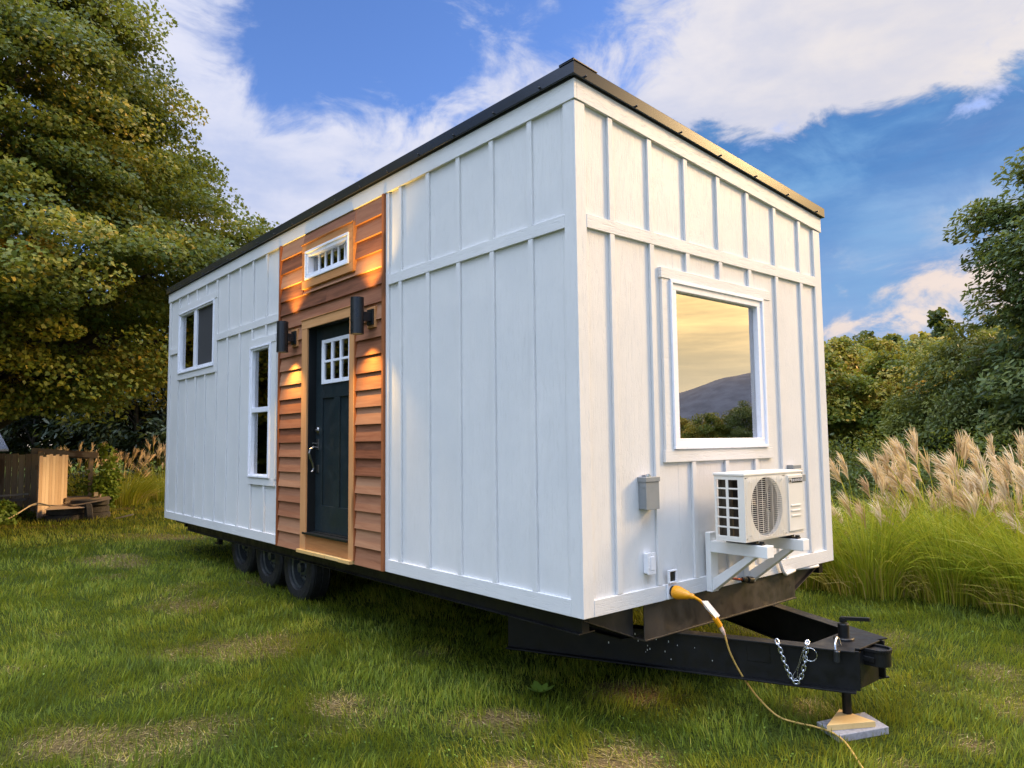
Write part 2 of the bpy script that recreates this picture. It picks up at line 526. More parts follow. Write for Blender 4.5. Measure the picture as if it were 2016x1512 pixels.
M['old_rubber'] = simple('dusty_tyre_rubber', (0.055, 0.047, 0.038), 0.8, var=0.3, bump=0.003, bscale=35)
M['rim'] = simple('dark_wheel_steel', (0.09, 0.10, 0.105), 0.3, metal=0.6)
M['ac_white'] = simple('cream_enamel', (0.74, 0.71, 0.64), 0.38, var=0.02)
M['coil'] = simple('dark_coil', (0.035, 0.025, 0.012), 0.5, bump=0.002, bscale=200)
M['fan'] = simple('grey_fan_plastic', (0.022, 0.020, 0.028), 0.6)
M['void'] = simple('dark_cavity', (0.02, 0.018, 0.02), 0.8)
M['badge_black'] = simple('badge_black', (0.004, 0.004, 0.004), 0.4)
M['badge_white'] = simple('badge_print', (0.75, 0.73, 0.72), 0.5)
M['box_grey'] = simple('grey_enamel', (0.22, 0.24, 0.25), 0.4, var=0.05)
M['plastic_white'] = simple('white_plastic', (0.78, 0.79, 0.82), 0.35)
M['yellow'] = simple('yellow_rubber', (0.80, 0.33, 0.006), 0.4, var=0.06)
M['cord'] = simple('tan_yellow_cord', (0.52, 0.32, 0.08), 0.5, var=0.12)
M['clear_end'] = simple('clear_connector', (0.72, 0.50, 0.40), 0.25)
M['paper'] = simple('paper_label', (0.72, 0.66, 0.62), 0.6, var=0.06, vscale=60)
M['chain'] = simple('zinc_chain', (0.60, 0.62, 0.66), 0.25, metal=1.0, var=0.12, vscale=40)
M['copper'] = simple('copper', (0.45, 0.12, 0.06), 0.35, metal=1.0)
M['concrete'] = simple('concrete_paver', (0.27, 0.27, 0.29), 0.9, var=0.18, vscale=40, bump=0.001, bscale=150)
M['bark'] = simple('bark', (0.055, 0.042, 0.030), 0.9, var=0.4, vscale=5, bump=0.02, bscale=14)
M['bark_pale'] = simple('pale_bark', (0.16, 0.145, 0.12), 0.9, var=0.3, vscale=5, bump=0.02, bscale=14)
M['rope'] = simple('pale_rope', (0.55, 0.43, 0.27), 0.8)
M['label_red'] = simple('label_red', (0.55, 0.16, 0.14), 0.6)

OLIVE = [(0.0, (0.019, 0.038, 0.009)), (0.35, (0.065, 0.108, 0.015)), (0.6, (0.162, 0.184, 0.022)), (0.8, (0.380, 0.271, 0.027)), (1.0, (0.646, 0.333, 0.038))]
M['maple'] = leaf_mat('maple_leaves', OLIVE, 0.32)
M['dark_leaf'] = leaf_mat('dark_green_leaves', [(0.0, (0.018, 0.036, 0.010)), (0.5, (0.060, 0.088, 0.018)), (1.0, (0.17, 0.18, 0.03))], 0.30)
M['mid_leaf'] = leaf_mat('mixed_autumn_leaves', [(0.0, (0.030, 0.055, 0.009)), (0.4, (0.105, 0.145, 0.017)), (0.7, (0.29, 0.24, 0.026)), (1.0, (0.58, 0.30, 0.035))], 0.36)
M['right_leaf'] = leaf_mat('drooping_leaves', [(0.0, (0.035, 0.062, 0.020)), (0.5, (0.10, 0.145, 0.040)), (0.85, (0.22, 0.22, 0.055)), (1.0, (0.45, 0.26, 0.06))], 0.32)
M['grass'] = leaf_mat('lawn_grass', [(0.0, (0.030, 0.052, 0.008)), (0.35, (0.142, 0.198, 0.015)), (0.6, (0.290, 0.315, 0.024)), (0.78, (0.46, 0.37, 0.055)), (0.9, (0.46, 0.33, 0.14)), (1.0, (0.58, 0.44, 0.24))], 0.36, 0.5, 0.2)
M['reed'] = leaf_mat('tall_grass_blades', [(0.0, (0.07, 0.13, 0.012)), (0.4, (0.26, 0.34, 0.020)), (0.75, (0.56, 0.52, 0.045)), (1.0, (0.60, 0.42, 0.17))], 0.40, 0.45, 0.3)
M['plume'] = leaf_mat('seed_plumes', [(0.0, (0.46, 0.28, 0.15)), (0.5, (0.76, 0.55, 0.33)), (1.0, (0.86, 0.72, 0.50))], 0.42, 0.8, 0.1)
M['weed'] = leaf_mat('weed_leaves', [(0.0, (0.057, 0.123, 0.018)), (1.0, (0.247, 0.350, 0.045))], 0.35)

# ------------------------------------------------------------------ the tiny house on its trailer
L, W, T = 8.42, 3.05, 0.12
SL = 0.0955                                   # fall of the roof towards +y
house = empty('tiny_house', (-4.2, 1.5, -0.57),
              'white board-and-batten tiny house on a black trailer with a cedar entry bay', 'tiny house')


def fb(mb, face, u0, u1, z0, z1, d0, d1, t=0.0):
    """box on a wall: u along the wall, d outwards; face 'door' is y = 0, 'end' is x = 0"""
    if face == 'door':
        mb.box(u0, u1, -d1, -d0, z0, z1, t)
    else:
        mb.box(d0, d1, u0, u1, z0, z1, t)


def wall_grid(mb, face, u0, u1, z0, z1, holes):
    us = sorted({u0, u1, *[h[0] for h in holes], *[h[1] for h in holes]})
    zs = sorted({z0, z1, *[h[2] for h in holes], *[h[3] for h in holes]})
    for a, b in zip(us, us[1:]):
        run = []
        for c, d in zip(zs, zs[1:]):
            mu, mz = (a + b) / 2, (c + d) / 2
            solid = not any(h[0] < mu < h[1] and h[2] < mz < h[3] for h in holes)
            if solid and run and abs(run[-1][1] - c) < 1e-6:
                run[-1][1] = d
            elif solid:
                run.append([c, d])
        for c, d in run:
            fb(mb, face, a, b, c, d, -T, 0.0)


H_LW = (-7.85, -6.49, 2.10, 2.88)
H_TW = (-5.145, -4.665, 0.71, 2.11)
H_TR = (-3.67, -2.86, 2.71, 2.905)
H_DR = (-3.66, -2.80, 0.185, 2.18)
H_EW = (0.945, 1.985, 1.04, 2.08)
m = MB(); wall_grid(m, 'door', -L, -T, 0.02, 3.2, [H_LW, H_TW, H_TR, H_DR])
BW, BT = 0.045, 0.018
low = [-7.94, -7.57, -7.17, -6.78, -6.37, -5.975, -5.57, -5.17, -4.775]
trims = [(-7.975, -6.34, 1.965, 3.0), (-5.245, -4.478, 0.60, 2.232)]


def batten(mb, face, u, z0, z1, blocks):
    segs = [(z0, z1)]
    for (a, b, c, d) in blocks:
        if a - BW / 2 < u < b + BW / 2:
            ns = []
            for s0, s1 in segs:
                if d <= s0 or c >= s1:
                    ns.append((s0, s1)); continue
                if c > s0: ns.append((s0, c))
                if d < s1: ns.append((d, s1))
            segs = ns
    for s0, s1 in segs:
        if s1 - s0 > 0.01:
            fb(mb, face, u - BW / 2, u + BW / 2, s0, s1, 0.0, BT)


for u in low + [-2.0, -1.6, -1.2, -0.807, -0.405]:
    batten(m, 'door', u, 0.10, 2.36, trims); batten(m, 'door', u, 2.445, 3.154, trims)
for u0, u1 in ((-8.42, -8.33), (-4.427, -4.378), (-2.219, -2.174), (-0.085, 0.0)):
    fb(m, 'door', u0, u1, 0.0, 3.154, 0.0, BT)
m.build('wall', M['siding_v'], house, bevel=0.0025)
# end wall with the picture window
m = MB(); wall_grid(m, 'end', 0.0, W, 0.02, 2.40, [H_EW])
m.prism([(-T, 0, 2.40), (-T, W, 2.40), (-T, W, 3.19 - SL * W), (-T, 0, 3.19)], (T, 0, 0))
et = [(0.785, 2.175, 0.89, 2.215)]
for u in (0.31, 0.705, 1.105, 1.508, 1.904, 2.303, 2.70):
    batten(m, 'end', u, 0.10, 2.357, et); batten(m, 'end', u, 2.442, 3.153 - SL * (u + 0.02), et)
fb(m, 'end', -0.018, 0.074, 0.0, 3.146, 0.0, BT); fb(m, 'end', 2.937, 3.05, 0.0, 2.862, 0.0, BT)
m.build('wall', M['siding_v'], house, bevel=0.0025)
m = MB()                                       # far end and back wall
m.box(-L - 0.001, -L + T, T, W, 0.02, 2.85); m.box(-L + T, -T, W - T, W + 0.0, 0.02, 2.86)
for k in range(1, 21):
    m.box(-0.4 * k - 0.02, -0.4 * k + 0.02, W, W + BT, 0.1, 2.86)
m.build('wall', M['siding_v'], house)
# horizontal trim: bands, skirt boards, fascia
m = MB()
for fc, a, b, c, d in (('door', -8.33, -7.975, 2.36, 2.445), ('door', -6.34, -4.427, 2.36, 2.445), ('door', -2.174, -0.085, 2.36, 2.445),
                       ('door', -8.33, -4.427, 0.0, 0.10), ('door', -2.174, -0.085, 0.0, 0.10), ('end', 0.074, 2.937, 2.357, 2.442), ('end', 0.074, 2.937, 0.0, 0.098)):
    m = MB(); fb(m, fc, a, b, c, d, 0.0, 0.020); m.build('wall_trim', M['siding_h'], house, bevel=0.0025)
m = MB()
for a, b in ((-8.445, -6.02), (-6.017, -1.82), (-1.817, 0.025)):
    m.box(a, b, -0.025, 0.0, 3.154, 3.281)
m.prism([(0.0, 0.0, 3.154), (0.0, 3.075, 3.154 - SL * 3.075), (0.0, 3.075, 3.281 - SL * 3.075), (0.0, 0.0, 3.281)], (0.025, 0, 0))
m.prism([(0.0, 3.05, 2.862), (0.0, 3.075, 2.860), (0.0, 3.075, 2.985), (0.0, 3.05, 2.987)], (-L, 0, 0))
m.build('fascia', M['siding_h'], house, bevel=0.0025)
# roof: one thin sloping sheet with a turned-down metal edge
rz = lambda y, h: h - SL * y
m = MB()
m.prism([(0.050, -0.052, rz(-0.052, 3.289)), (0.050, 3.105, rz(3.105, 3.289)), (0.050, 3.105, rz(3.105, 3.372)), (0.050, -0.052, rz(-0.052, 3.372))], (-8.53, 0, 0))
roof = m.build('roof', M['black_metal'], house, bevel=0.003)
m = MB()
m.prism([(0.0, -0.02, rz(-0.02, 3.2805)), (0.0, 3.07, rz(3.07, 3.2805)), (0.0, 3.07, rz(3.07, 3.2895)), (0.0, -0.02, rz(-0.02, 3.2895))], (0.03, 0, 0))
m.box(-8.44, 0.0, -0.03, -0.02, 3.2805, 3.292)
m.box(-0.07, 0.056, -0.058, -0.0525, 3.372, 3.386); m.prism([(0.056, -0.058, 3.379), (0.056, 0.16, 3.358), (0.056, 0.16, 3.362), (0.056, -0.058, 3.386)], (-0.10, 0, 0))
m.build('drip_edge', M['jamb'], roof)
for k in range(7):
    y = 0.05 + k * 0.485; m = MB()
    m.lathe([(0.007, 0.0), (0.007, 0.012), (0.004, 0.016)], (0.05, y, rz(y, 3.303)), (1, 0, 0.2), 8); m.build('screw', M['jamb'], roof)
for k in range(18):
    m = MB(); m.lathe([(0.007, 0.0), (0.007, 0.012), (0.004, 0.016)], (-0.25 - k * 0.47, -0.052, 3.308), (0, -1, 0.2), 8); m.build('screw', M['jamb'], roof)
# inside: floor, ceiling and lining so that the panes look into a room
m = MB(); m.box(-L + T, -T - 0.002, T + 0.002, W - T, 0.03, 0.13)
m.prism([(-T - 0.002, T + 0.002, 3.05), (-T - 0.002, W - T, 2.80), (-T - 0.002, W - T, 2.84), (-T - 0.002, T + 0.002, 3.09)], (-L + 2 * T, 0, 0))
m.box(-5.95, -5.88, 0.9, W - T, 0.13, 2.75); m.box(-2.2, -2.13, 1.3, W - T, 0.13, 2.75)
m.build('interior', M['interior'], house)
m = MB()
for k in range(9):
    m.box(-4.62, -4.57, T + 0.002, 1.1, 1.35 + .085 * k, 1.39 + .085 * k, .1 + .1 * k)
m.box(-4.66, -4.622, T + 0.002, 1.1, 0.13, 2.3, .4)
m.build('slat_shelf', M['fence_wood'], house)


def vinyl_window(face, o, gl, dproud=0.035, mull=None, rail=None, mat_glass=None, muntins=(), name='window'):
    """o: outer frame rectangle, gl: glass rectangle (u0, u1, z0, z1)"""
    a = MB(); s = 0.022
    def ring(O, I, d0, d1):
        fb(a, face, O[0], O[1], I[3], O[3], d0, d1); fb(a, face, O[0], O[1], O[2], I[2], d0, d1)
        fb(a, face, O[0], I[0], I[2], I[3], d0, d1); fb(a, face, I[1], O[1], I[2], I[3], d0, d1)
    mid = (o[0] + s, o[1] - s, o[2] + s, o[3] - s)
    ring(o, mid, 0.001, dproud)
    ring(mid, gl, -0.09, dproud - 0.012)
    if mull: fb(a, face, mull[0], mull[1], gl[2], gl[3], -0.06, dproud - 0.016)
    if rail: fb(a, face, gl[0], gl[1], rail[0], rail[1], -0.06, dproud - 0.014)
    fr = a.build(name, M['vinyl'], house, bevel=0.003)
    p = MB(); fb(p, face, gl[0], gl[1], gl[2], gl[3], -0.022, -0.016)
    p.build('pane', mat_glass or M['glass'], fr)
    if muntins:
        for u in muntins:
            q = MB(); fb(q, face, u - 0.012, u + 0.012, gl[2], gl[3], -0.0155, -0.006); q.build('grille_bar', M['vinyl'], fr)
    return fr


wl = vinyl_window('door', (-7.907, -6.442, 2.052, 2.917), (-7.845, -6.497, 2.108, 2.872), mull=(-7.262, -7.15))
m = MB(); fb(m, 'door', -7.15, -6.497, 2.108, 2.872, -0.010, -0.006); m.build('insect_screen', M['screen'], wl)
m = MB(); fb(m, 'door', -7.84, -7.27, 2.11, 2.87, -0.085, -0.080); m.build('tan_backing', M['tan_backing'], wl)  # tan sheet added behind the pane, standing in for the lit inner wall
wt = vinyl_window('door', (-5.197, -4.603, 0.680, 2.145), (-5.138, -4.675, 0.716, 2.102), rail=(1.40, 1.455))
we = vinyl_window('end', (0.88, 2.06, 0.978, 2.14), (0.95, 1.978, 1.05, 2.072), mat_glass=M['mirror_glass'])
wr = vinyl_window('door', (-3.722, -2.818, 2.665, 2.955), (-3.66, -2.87, 2.72, 2.897), 0.055, muntins=(-3.53, -3.395, -3.262, -3.128, -2.995))
for par, face, (o, hd, sl) in ((wl, 'door', ((-7.907, -6.442, 2.052, 2.917), (-7.97, -6.34, 2.919, 3.0), (-7.97, -6.34, 1.965, 2.05))),
                               (wt, 'door', ((-5.197, -4.603, 0.68, 2.145), (-5.243, -4.478, 2.147, 2.232), (-5.245, -4.488, 0.60, 0.678))),
                               (we, 'end', ((0.88, 2.06, 0.978, 2.14), (0.785, 2.175, 2.142, 2.216), (0.785, 2.135, 0.892, 0.976)))):
    m = MB(); fb(m, face, *hd, 0.0, 0.026); fb(m, face, *sl, 0.0, 0.022)
    l0, r1 = hd[0] + (0.01 if face == 'end' else 0.0), hd[1] - (0.025 if face == 'end' else 0.0)
    fb(m, face, l0, o[0] - 0.002, sl[3], hd[2], 0.0, 0.020); fb(m, face, o[1] + 0.002, r1, sl[3], hd[2], 0.0, 0.020)
    m.build('casing', M['siding_h'], par, bevel=0.0025)

# cedar entry bay: bevelled lap boards
zc = [0.0, .158, .31, .462, .612, .763, .913, 1.058, 1.204, 1.353, 1.50, 1.649, 1.797, 1.94, 2.09, 2.236, 2.388, 2.536, 2.681, 2.834, 2.990, 3.15]
m = MB(); cr = random.Random(5)


def lap(u0, u1, z0, z1, t):
    zt = z1 + 0.004
    m.add([(u0, -0.034, z0), (u1, -0.034, z0), (u1, -0.002, z0), (u0, -0.002, z0),
           (u0, -0.012, zt), (u1, -0.012, zt), (u1, -0.002, zt), (u0, -0.002, zt)],
          [(3, 2, 1, 0), (4, 5, 6, 7), (0, 1, 5, 4), (1, 2, 6, 5), (2, 3, 7, 6), (3, 0, 4, 7)], t)


for a, b in zip(zc, zc[1:]):
    if b <= 2.2:
        sp = [(-4.345, -3.79), (-2.708, -2.253)]
    elif a < 2.2:
        sp = [(-4.345, -3.79), (-3.79, -2.708), (-2.708, -2.253)]
    elif b > 2.6 and a < 2.98:
        sp = [(-4.345, -3.805), (-2.735, -2.253)]
    else:
        sp = [(-4.345, -3.30), (-3.298, -2.253)] if cr.random() < 0.3 else [(-4.345, -2.253)]
    for u0, u1 in sp:
        z0 = max(a, 2.262) if (u0 == -3.79) else a
        if b - z0 > 0.005:
            lap(u0, u1, z0, b, cr.uniform(0.05, 1.0))
lap(-3.805, -2.735, 2.536, 2.583, .4); lap(-3.805, -2.735, 3.032, 3.15, .6)
ced = m.build('cedar_siding', M['cedar'], house, bevel=0.0015)
m = MB()
m.box(-4.377, -4.346, -0.040, 0.0, 0.0, 3.152, 0.3); m.box(-2.252, -2.2215, -0.040, 0.0, 0.0, 3.152, 0.6)
m.box(-3.79, -3.781, -0.040, -0.0, 0.03, 2.262, 0.5); m.box(-2.714, -2.7085, -0.040, -0.0, 0.03, 2.262, 0.2)
m.build('corner_trim', M['cedar_v'], ced, bevel=0.0015)
m = MB()
O, I = (-3.80, -2.738, 2.585, 3.03), (-3.723, -2.817, 2.664, 2.956)
fb(m, 'door', O[0], O[1], I[3], O[3], 0.0, 0.045, .2); fb(m, 'door', O[0], O[1], O[2], I[2], 0.0, 0.045, .5)
fb(m, 'door', O[0], I[0], I[2], I[3], 0.0, 0.044, .7); fb(m, 'door', I[1], O[1], I[2], I[3], 0.0, 0.044, .9)
fb(m, 'door', O[0] - .008, O[1] + .008, O[3], O[3] + .012, 0.0, 0.056, .3); fb(m, 'door', O[1], O[1] + .012, O[2], O[3], 0.0, 0.052, .3)
m.build('casing', M['pine_x'], wr, bevel=0.002)
# door, jamb, casing, step board
dr = MB(); yl = 0.05


def dl(u0, u1, z0, z1, d0, d1, mb=None):
    fb(mb or dr, 'door', u0, u1, z0, z1, d0, d1)


lx0, lx1, lz0, lz1 = -3.516, -2.935, 1.618, 2.047
x0, x1, z0, z1 = -3.652, -2.802, 0.205, 2.172
core = -yl - 0.045
pz0, pz1 = 0.452, 1.48
dl(x0, lx0, z0, z1, core, -yl); dl(lx1, x1, z0, z1, core, -yl)                       # stiles
dl(lx0, lx1, lz1, z1, core, -yl); dl(lx0, lx1, pz1, lz0, core, -yl); dl(lx0, lx1, z0, pz0, core, -yl)
dl(-3.276, -3.165, pz0, pz1, core, -yl)
dl(lx0, -3.276, pz0, pz1, core + .01, -yl - 0.016); dl(-3.165, lx1, pz0, pz1, core + .01, -yl - 0.016)
door = dr.build('door', M['door'], house, bevel=0.003)
q = MB()
iu = [(-3.462, -3.318), (-3.284, -3.145), (-3.110, -2.975)]; iz = [(1.655, 1.823), (1.846, 2.012)]
u_ed = [lx0, *[v for p in iu for v in p], lx1]; z_ed = [lz0, *[v for p in iz for v in p], lz1]
for k in range(0, 8, 2):
    dl(u_ed[k], u_ed[k + 1], lz0, lz1, -yl - .03, -yl + .012, q)
for k in range(0, 6, 2):
    for a, b in iu:
        dl(a, b, z_ed[k], z_ed[k + 1], -yl - .03, -yl + .010, q)
lite = q.build('door_window', M['vinyl'], door, bevel=0.002)
q = MB(); dl(lx0 + .01, lx1 - .01, lz0 + .01, lz1 - .01, -yl - .004, -yl + .001, q); q.build('pane', M['glass'], door)
q = MB(); hx = -3.595
q.tube([(hx, yl - .012, 1.005), (hx, yl - .045, 1.012), (hx, yl - .082, .99), (hx, yl - .092, .955), (hx, yl - .080, .91), (hx, yl - .058, .86), (hx, yl - .046, .81), (hx, yl - .052, .785), (hx, yl - .068, .772)],
       [.009, .010, .012, .013, .012, .010, .009, .009, .010], 8)
dl(hx - .025, hx + .025, .985, 1.09, -yl, -yl + .012, q); dl(hx - .022, hx + .022, .765, .84, -yl, -yl + .010, q)
q.tube([(hx - .012, yl - .01, 1.045), (hx - .006, yl - .05, 1.05), (hx + .01, yl - .06, 1.047)], .006, 6)
q.build('handle', M['nickel'], door, bevel=0.002, smooth=False)
q = MB(); q.lathe([(.031, 0), (.031, .010), (.024, .018), (.012, .020), (.012, .032), (0, .034)], (hx, yl, 1.175), (0, -1, 0), 20)
dl(hx - .030, hx + .030, 1.135, 1.215, -yl, -yl + .006, q)
q.build('deadbolt', M['nickel'], door)
m = MB()
fb(m, 'door', -3.66, -3.653, 0.185, 2.18, -0.13, 0.030); fb(m, 'door', -2.801, -2.80, 0.185, 2.18, -0.13, 0.030)
fb(m, 'door', -3.653, -2.801, 2.173, 2.18, -0.13, 0.030); fb(m, 'door', -3.700, -2.80, 0.178, 0.196, -0.13, 0.062)
fb(m, 'door', -3.653, -2.801, 0.196, 0.204, -0.10, -0.005)
m.build('door_frame', M['jamb'], house, bevel=0.002)
m = MB()
fb(m, 'door', -3.781, -3.661, 0.031, 2.175, 0.0, 0.046, .25); fb(m, 'door', -2.799, -2.715, 0.031, 2.175, 0.0, 0.046, .65)
csg = m.build('door_casing', M['pine_z'], house, bevel=0.002)
m = MB(); fb(m, 'door', -3.66, -2.80, 0.031, 0.177, 0.0, 0.036, .85); m.build('kick_board', M['pine_x'], csg, bevel=0.002)
m = MB(); fb(m, 'door', -3.785, -2.712, 2.176, 2.262, 0.0, 0.048, .4)
fb(m, 'door', -3.79, -2.71, 2.2625, 2.271, 0.0, 0.056, .6)
m.build('head_board', M['pine_x'], csg, bevel=0.002)
m = MB()
for a, b, t in ((-3.785, -3.42, .2), (-3.417, -3.20, .5), (-3.197, -2.93, .8), (-2.927, -2.72, .35)):
    fb(m, 'door', a, b, 0.0, 0.030, 0.0, 0.085 - 0.02 * t, t)
m.build('step_board', M['lumber'], house, bevel=0.002)

# trailer frame, axles and drawbar
m = MB()
m.box(-7.55, -0.06, 0.045, 0.11, -0.105, 0.0); m.box(-7.55, -0.06, 0.02, 0.16, -0.112, -0.104)
m.box(-7.55, -0.06, W - 0.11, W - 0.045, -0.105, 0.0)
m.box(-8.40, -0.12, 0.12, W - 0.12, -0.03, 0.018)                      # underside
for y in (0.50, W - 0.50):
    m.box(-8.2, -0.1, y - 0.004, y + 0.004, -0.215, -0.03); m.box(-8.2, -0.1, y - .05, y + .05, -0.225, -0.215)
for k in range(14):
    x = -0.6 - 0.56 * k
    m.box(x - .03, x + .03, 0.11, W - 0.11, -0.10, -0.03)
m.box(-8.25, -7.9, 0.10, 0.16, -0.06, -0.005); m.box(-6.53, -6.46, .10, .15, -.19, -.105); m.box(-6.56, -6.40, .08, .13, -.205, -.185)
m.build('trailer_frame', M['steel'], house, bevel=0.002)
m = MB()                                                              # header channel under the end wall
m.box(-0.012, -0.004, 0.555, 2.43, -0.222, -0.002); m.box(-0.10, 0.006, 0.553, 2.432, -0.232, -0.222); m.box(-0.10, 0.004, 0.555, 2.43, -0.010, -0.002)
m.box(-0.13, -0.012, 2.36, 2.368, -0.222, -0.01)
for ya, yb in ((0.54, 0.06), (2.445, 2.93)):                            # tapered outriggers
    m.prism([(-0.09, ya, -0.004), (-0.09, yb, -0.004), (-0.09, yb, -0.03), (-0.09, ya, -0.215)], (0.006, 0, 0))
    m.beam((-0.087, ya, -0.218), (-0.087, yb, -0.033), 0.07, 0.006)
m.build('header_beam', M['steel_brown'], house, bevel=0.002)
m = MB()
for sgn in (1, -1):                                                   # the two drawbar I-beams
    Y = (lambda y: y) if sgn > 0 else (lambda y: W - y)
    a = Vector((-1.20, Y(0.43), 0)); b = Vector((0.965, Y(1.34), 0))
    for h, wd, th in ((-0.238, 0.10, 0.010), (-0.478, 0.10, 0.010)):
        m.beam(a + Vector((0, 0, h)), b + Vector((0.0, 0.0, h)), wd, th)
    m.beam(a + Vector((0, 0, -0.358)), b + Vector((0.02, 0.012 * sgn, -0.358)), 0.012, 0.232)
m.prism([(0.72, 1.27, -0.244), (0.975, 1.385, -0.244), (0.975, 1.665, -0.244), (0.72, 1.78, -0.244)], (0, 0, .0105))
m.box(0.955, 0.965, 1.40, 1.65, -0.475, -0.26)
m.beam((0.385, 1.094, -0.305), (0.515, 1.148, -0.305), 0.012, 0.13)
draw = m.build('drawbar', M['steel'], house, bevel=0.002)
m = MB()                                                              # coupler: rounded nose
pts = []
for k in range(13):
    an = -math.pi / 2 + math.pi * k / 12
    pts.append((1.035 + 0.058 * math.cos(an), 1.525 + 0.068 * math.sin(an)))
ring = [(0.93, 1.457)] + pts + [(0.93, 1.593)]
m.prism([(x, y, -0.345) for x, y in ring], (0, 0, 0.088))
for k in range(len(ring) - 1):
    m.beam((*ring[k], -0.252), (*ring[k + 1], -0.252), 0.014, 0.02)
m.beam((0.93, 1.448, -0.30), (1.03, 1.452, -0.305), 0.012, 0.03)
m.build('coupler', M['steel'], draw, bevel=0.003)
m = MB(); jx, jy = 0.812, 1.525
m.lathe([(0.05, 0), (0.052, .01), (0.034, .02), (0.034, .11), (0.030, .118)], (jx, jy, -0.250), (0, 0, 1), 20)
m.lathe([(0.062, 0), (0.062, .014), (0.055, .02)], (jx, jy, -0.238), (0, 0, 1), 24)
m.lathe([(0.028, 0), (0.028, -0.49)][::-1], (jx, jy, -0.236), (0, 0, 1), 18)
m.beam((jx, jy, -0.128), (jx, jy, -0.098), 0.034, 0.034, up=(1, 0, 0)); m.beam((jx - 0.014, jy, -0.106), (jx + 0.16, jy + 0.02, -0.088), 0.026, 0.022)
m.build('jack', M['steel'], house, bevel=0.0015)
# wheels
def tyre_profile(mb, c, R_, wdt, inner, t=0.0):
    h = wdt / 2
    prof = [(inner, -h * .8), (inner + .02, -h * .96), (R_ - .06, -h), (R_ - .02, -h * .93), (R_, -h * .7)]
    prof += [(R_ - .006, -h * .62), (R_, -h * .55), (R_, -h * .08), (R_ - .006, -h * .04), (R_ - .006, h * .04), (R_, h * .08), (R_, h * .55), (R_ - .006, h * .62)]
    prof += [(R_, h * .7), (R_ - .02, h * .93), (R_ - .06, h), (inner + .02, h * .96), (inner, h * .8)]
    mb.lathe(prof, c, (0, -1, 0), 40, t, cap=False)


for side in (1, -1):
    for (x, z) in ((-4.28, -0.245), (-5.06, -0.205), (-5.85, -0.165)):
        y = 0.27 if side > 0 else W - 0.27
        c = (x, y, z)
        a = MB(); tyre_profile(a, (0, 0, 0), 0.352, 0.235, 0.205)
        ty = a.build('tyre', M['rubber'], None, smooth=False)
        wh = MB(); s = side
        wh.lathe([(0.204, -.10 * s), (0.203, .09 * s), (0.205, .10 * s), (0.208, .085 * s), (0.185, .07 * s), (0.178, -.05 * s), (0.165, .015 * s), (0.13, .03 * s), (0.10, .028 * s), (0.075, .05 * s), (0.05, .052 * s), (0.048, .09 * s), (0.0, .10 * s)], (0, 0, 0), (0, -1, 0), 32, cap=False)
        for k in range(6):
            an = math.pi * k / 3
            wh.lathe([(.011, .03 * s), (.011, .052 * s), (0, .056 * s)], (0.105 * math.cos(an), 0, 0.105 * math.sin(an)), (0, -1, 0), 6)
        w0 = wh.build('wheel', M['rim'], house, loc=None)
        w0.location = Vector(c) - WL[house]; WL[w0] = Vector(c)
        ty.parent = w0; ty.location = (0, 0, 0); WL[ty] = Vector(c)
m = MB()
for (x, z) in ((-4.28, -0.245), (-5.06, -0.205), (-5.85, -0.165)):
    m.tube([(x, 0.3, z), (x, W - 0.3, z)], 0.04, 10); m.box(x - .3, x + .3, .48, .54, z + .03, z + .06); m.box(x - .3, x + .3, W - .54, W - .48, z + .03, z + .06)
m.build('axle', M['steel'], house)
# bracket of white lumber for the condenser
m = MB()
for ya, yb in ((1.20, 1.285), (1.665, 1.75)):
    m.box(0.02, 0.062, ya, yb, -0.004, 0.40)
    m.box(0.062, 0.49, ya, yb, 0.268, 0.345)
    ym = (ya + yb) / 2
    m.hexa([(0.062, ya + .01, 0.085), (0.062, yb - .01, 0.085), (0.062, yb - .01, 0.0), (0.062, ya + .01, 0.0),
            (0.335, ya + .01, 0.268), (0.335, yb - .01, 0.268), (0.40, yb - .01, 0.268), (0.40, ya + .01, 0.268)])
m.box(0.02, 0.055, 1.285, 1.665, 0.28, 0.37)
m.build('wall_bracket', M['white_paint'], house, bevel=0.003)
# small fittings that are screwed to the end wall
m = MB(); m.box(0.001, 0.036, 0.553, 0.625, 0.195, 0.32); o1 = m.build('outlet_box', M['plastic_white'], house, bevel=0.003)
m = MB(); m.box(0.0361, 0.042, 0.549, 0.629, 0.19, 0.325); m.box(0.042, 0.046, 0.575, 0.612, 0.215, 0.30)
m.lathe([(.004, 0), (.004, .003), (0, .004)], (0.042, .589, .312), (1, 0, 0), 8); m.lathe([(.004, 0), (.004, .003), (0, .004)], (0.042, .589, .203), (1, 0, 0), 8)
for z in (.225, .245, .265, .285):
    m.box(0.042, 0.0445, .556, .570, z, z + .012)
m.build('cover', M['plastic_white'], o1, bevel=0.001)
m = MB(); m.box(0.0205, 0.034, 0.755, 0.845, 0.005, 0.104)
il = m.build('power_inlet', M['plastic_white'], house, bevel=0.003)
m = MB()
for a, b, c, d in ((0.757, 0.845, 0.108, 0.118), (0.757, 0.845, 0.182, 0.192), (0.757, 0.768, 0.118, 0.182), (0.834, 0.845, 0.118, 0.182)):
    m.box(0.030, 0.046, a, b, c, d)
m.build('inlet_lid', M['plastic_white'], il, bevel=0.002)
m = MB(); m.box(0.0295, 0.033, 0.768, 0.834, 0.118, 0.182); m.lathe([(0.036, 0), (0.036, .014)], (0.034, .803, .052), (1, 0, 0), 20)
m.build('inlet_face', M['badge_black'], il)
m = MB(); m.box(0.001, 0.055, 2.37, 2.50, 0.50, 0.83); m.box(0.055, 0.066, 2.375, 2.495, 0.54, 0.80); m.box(0.055, 0.10, 2.39, 2.48, 0.70, 0.755)
sw = m.build('disconnect_box', M['box_grey'], house, bevel=0.003)
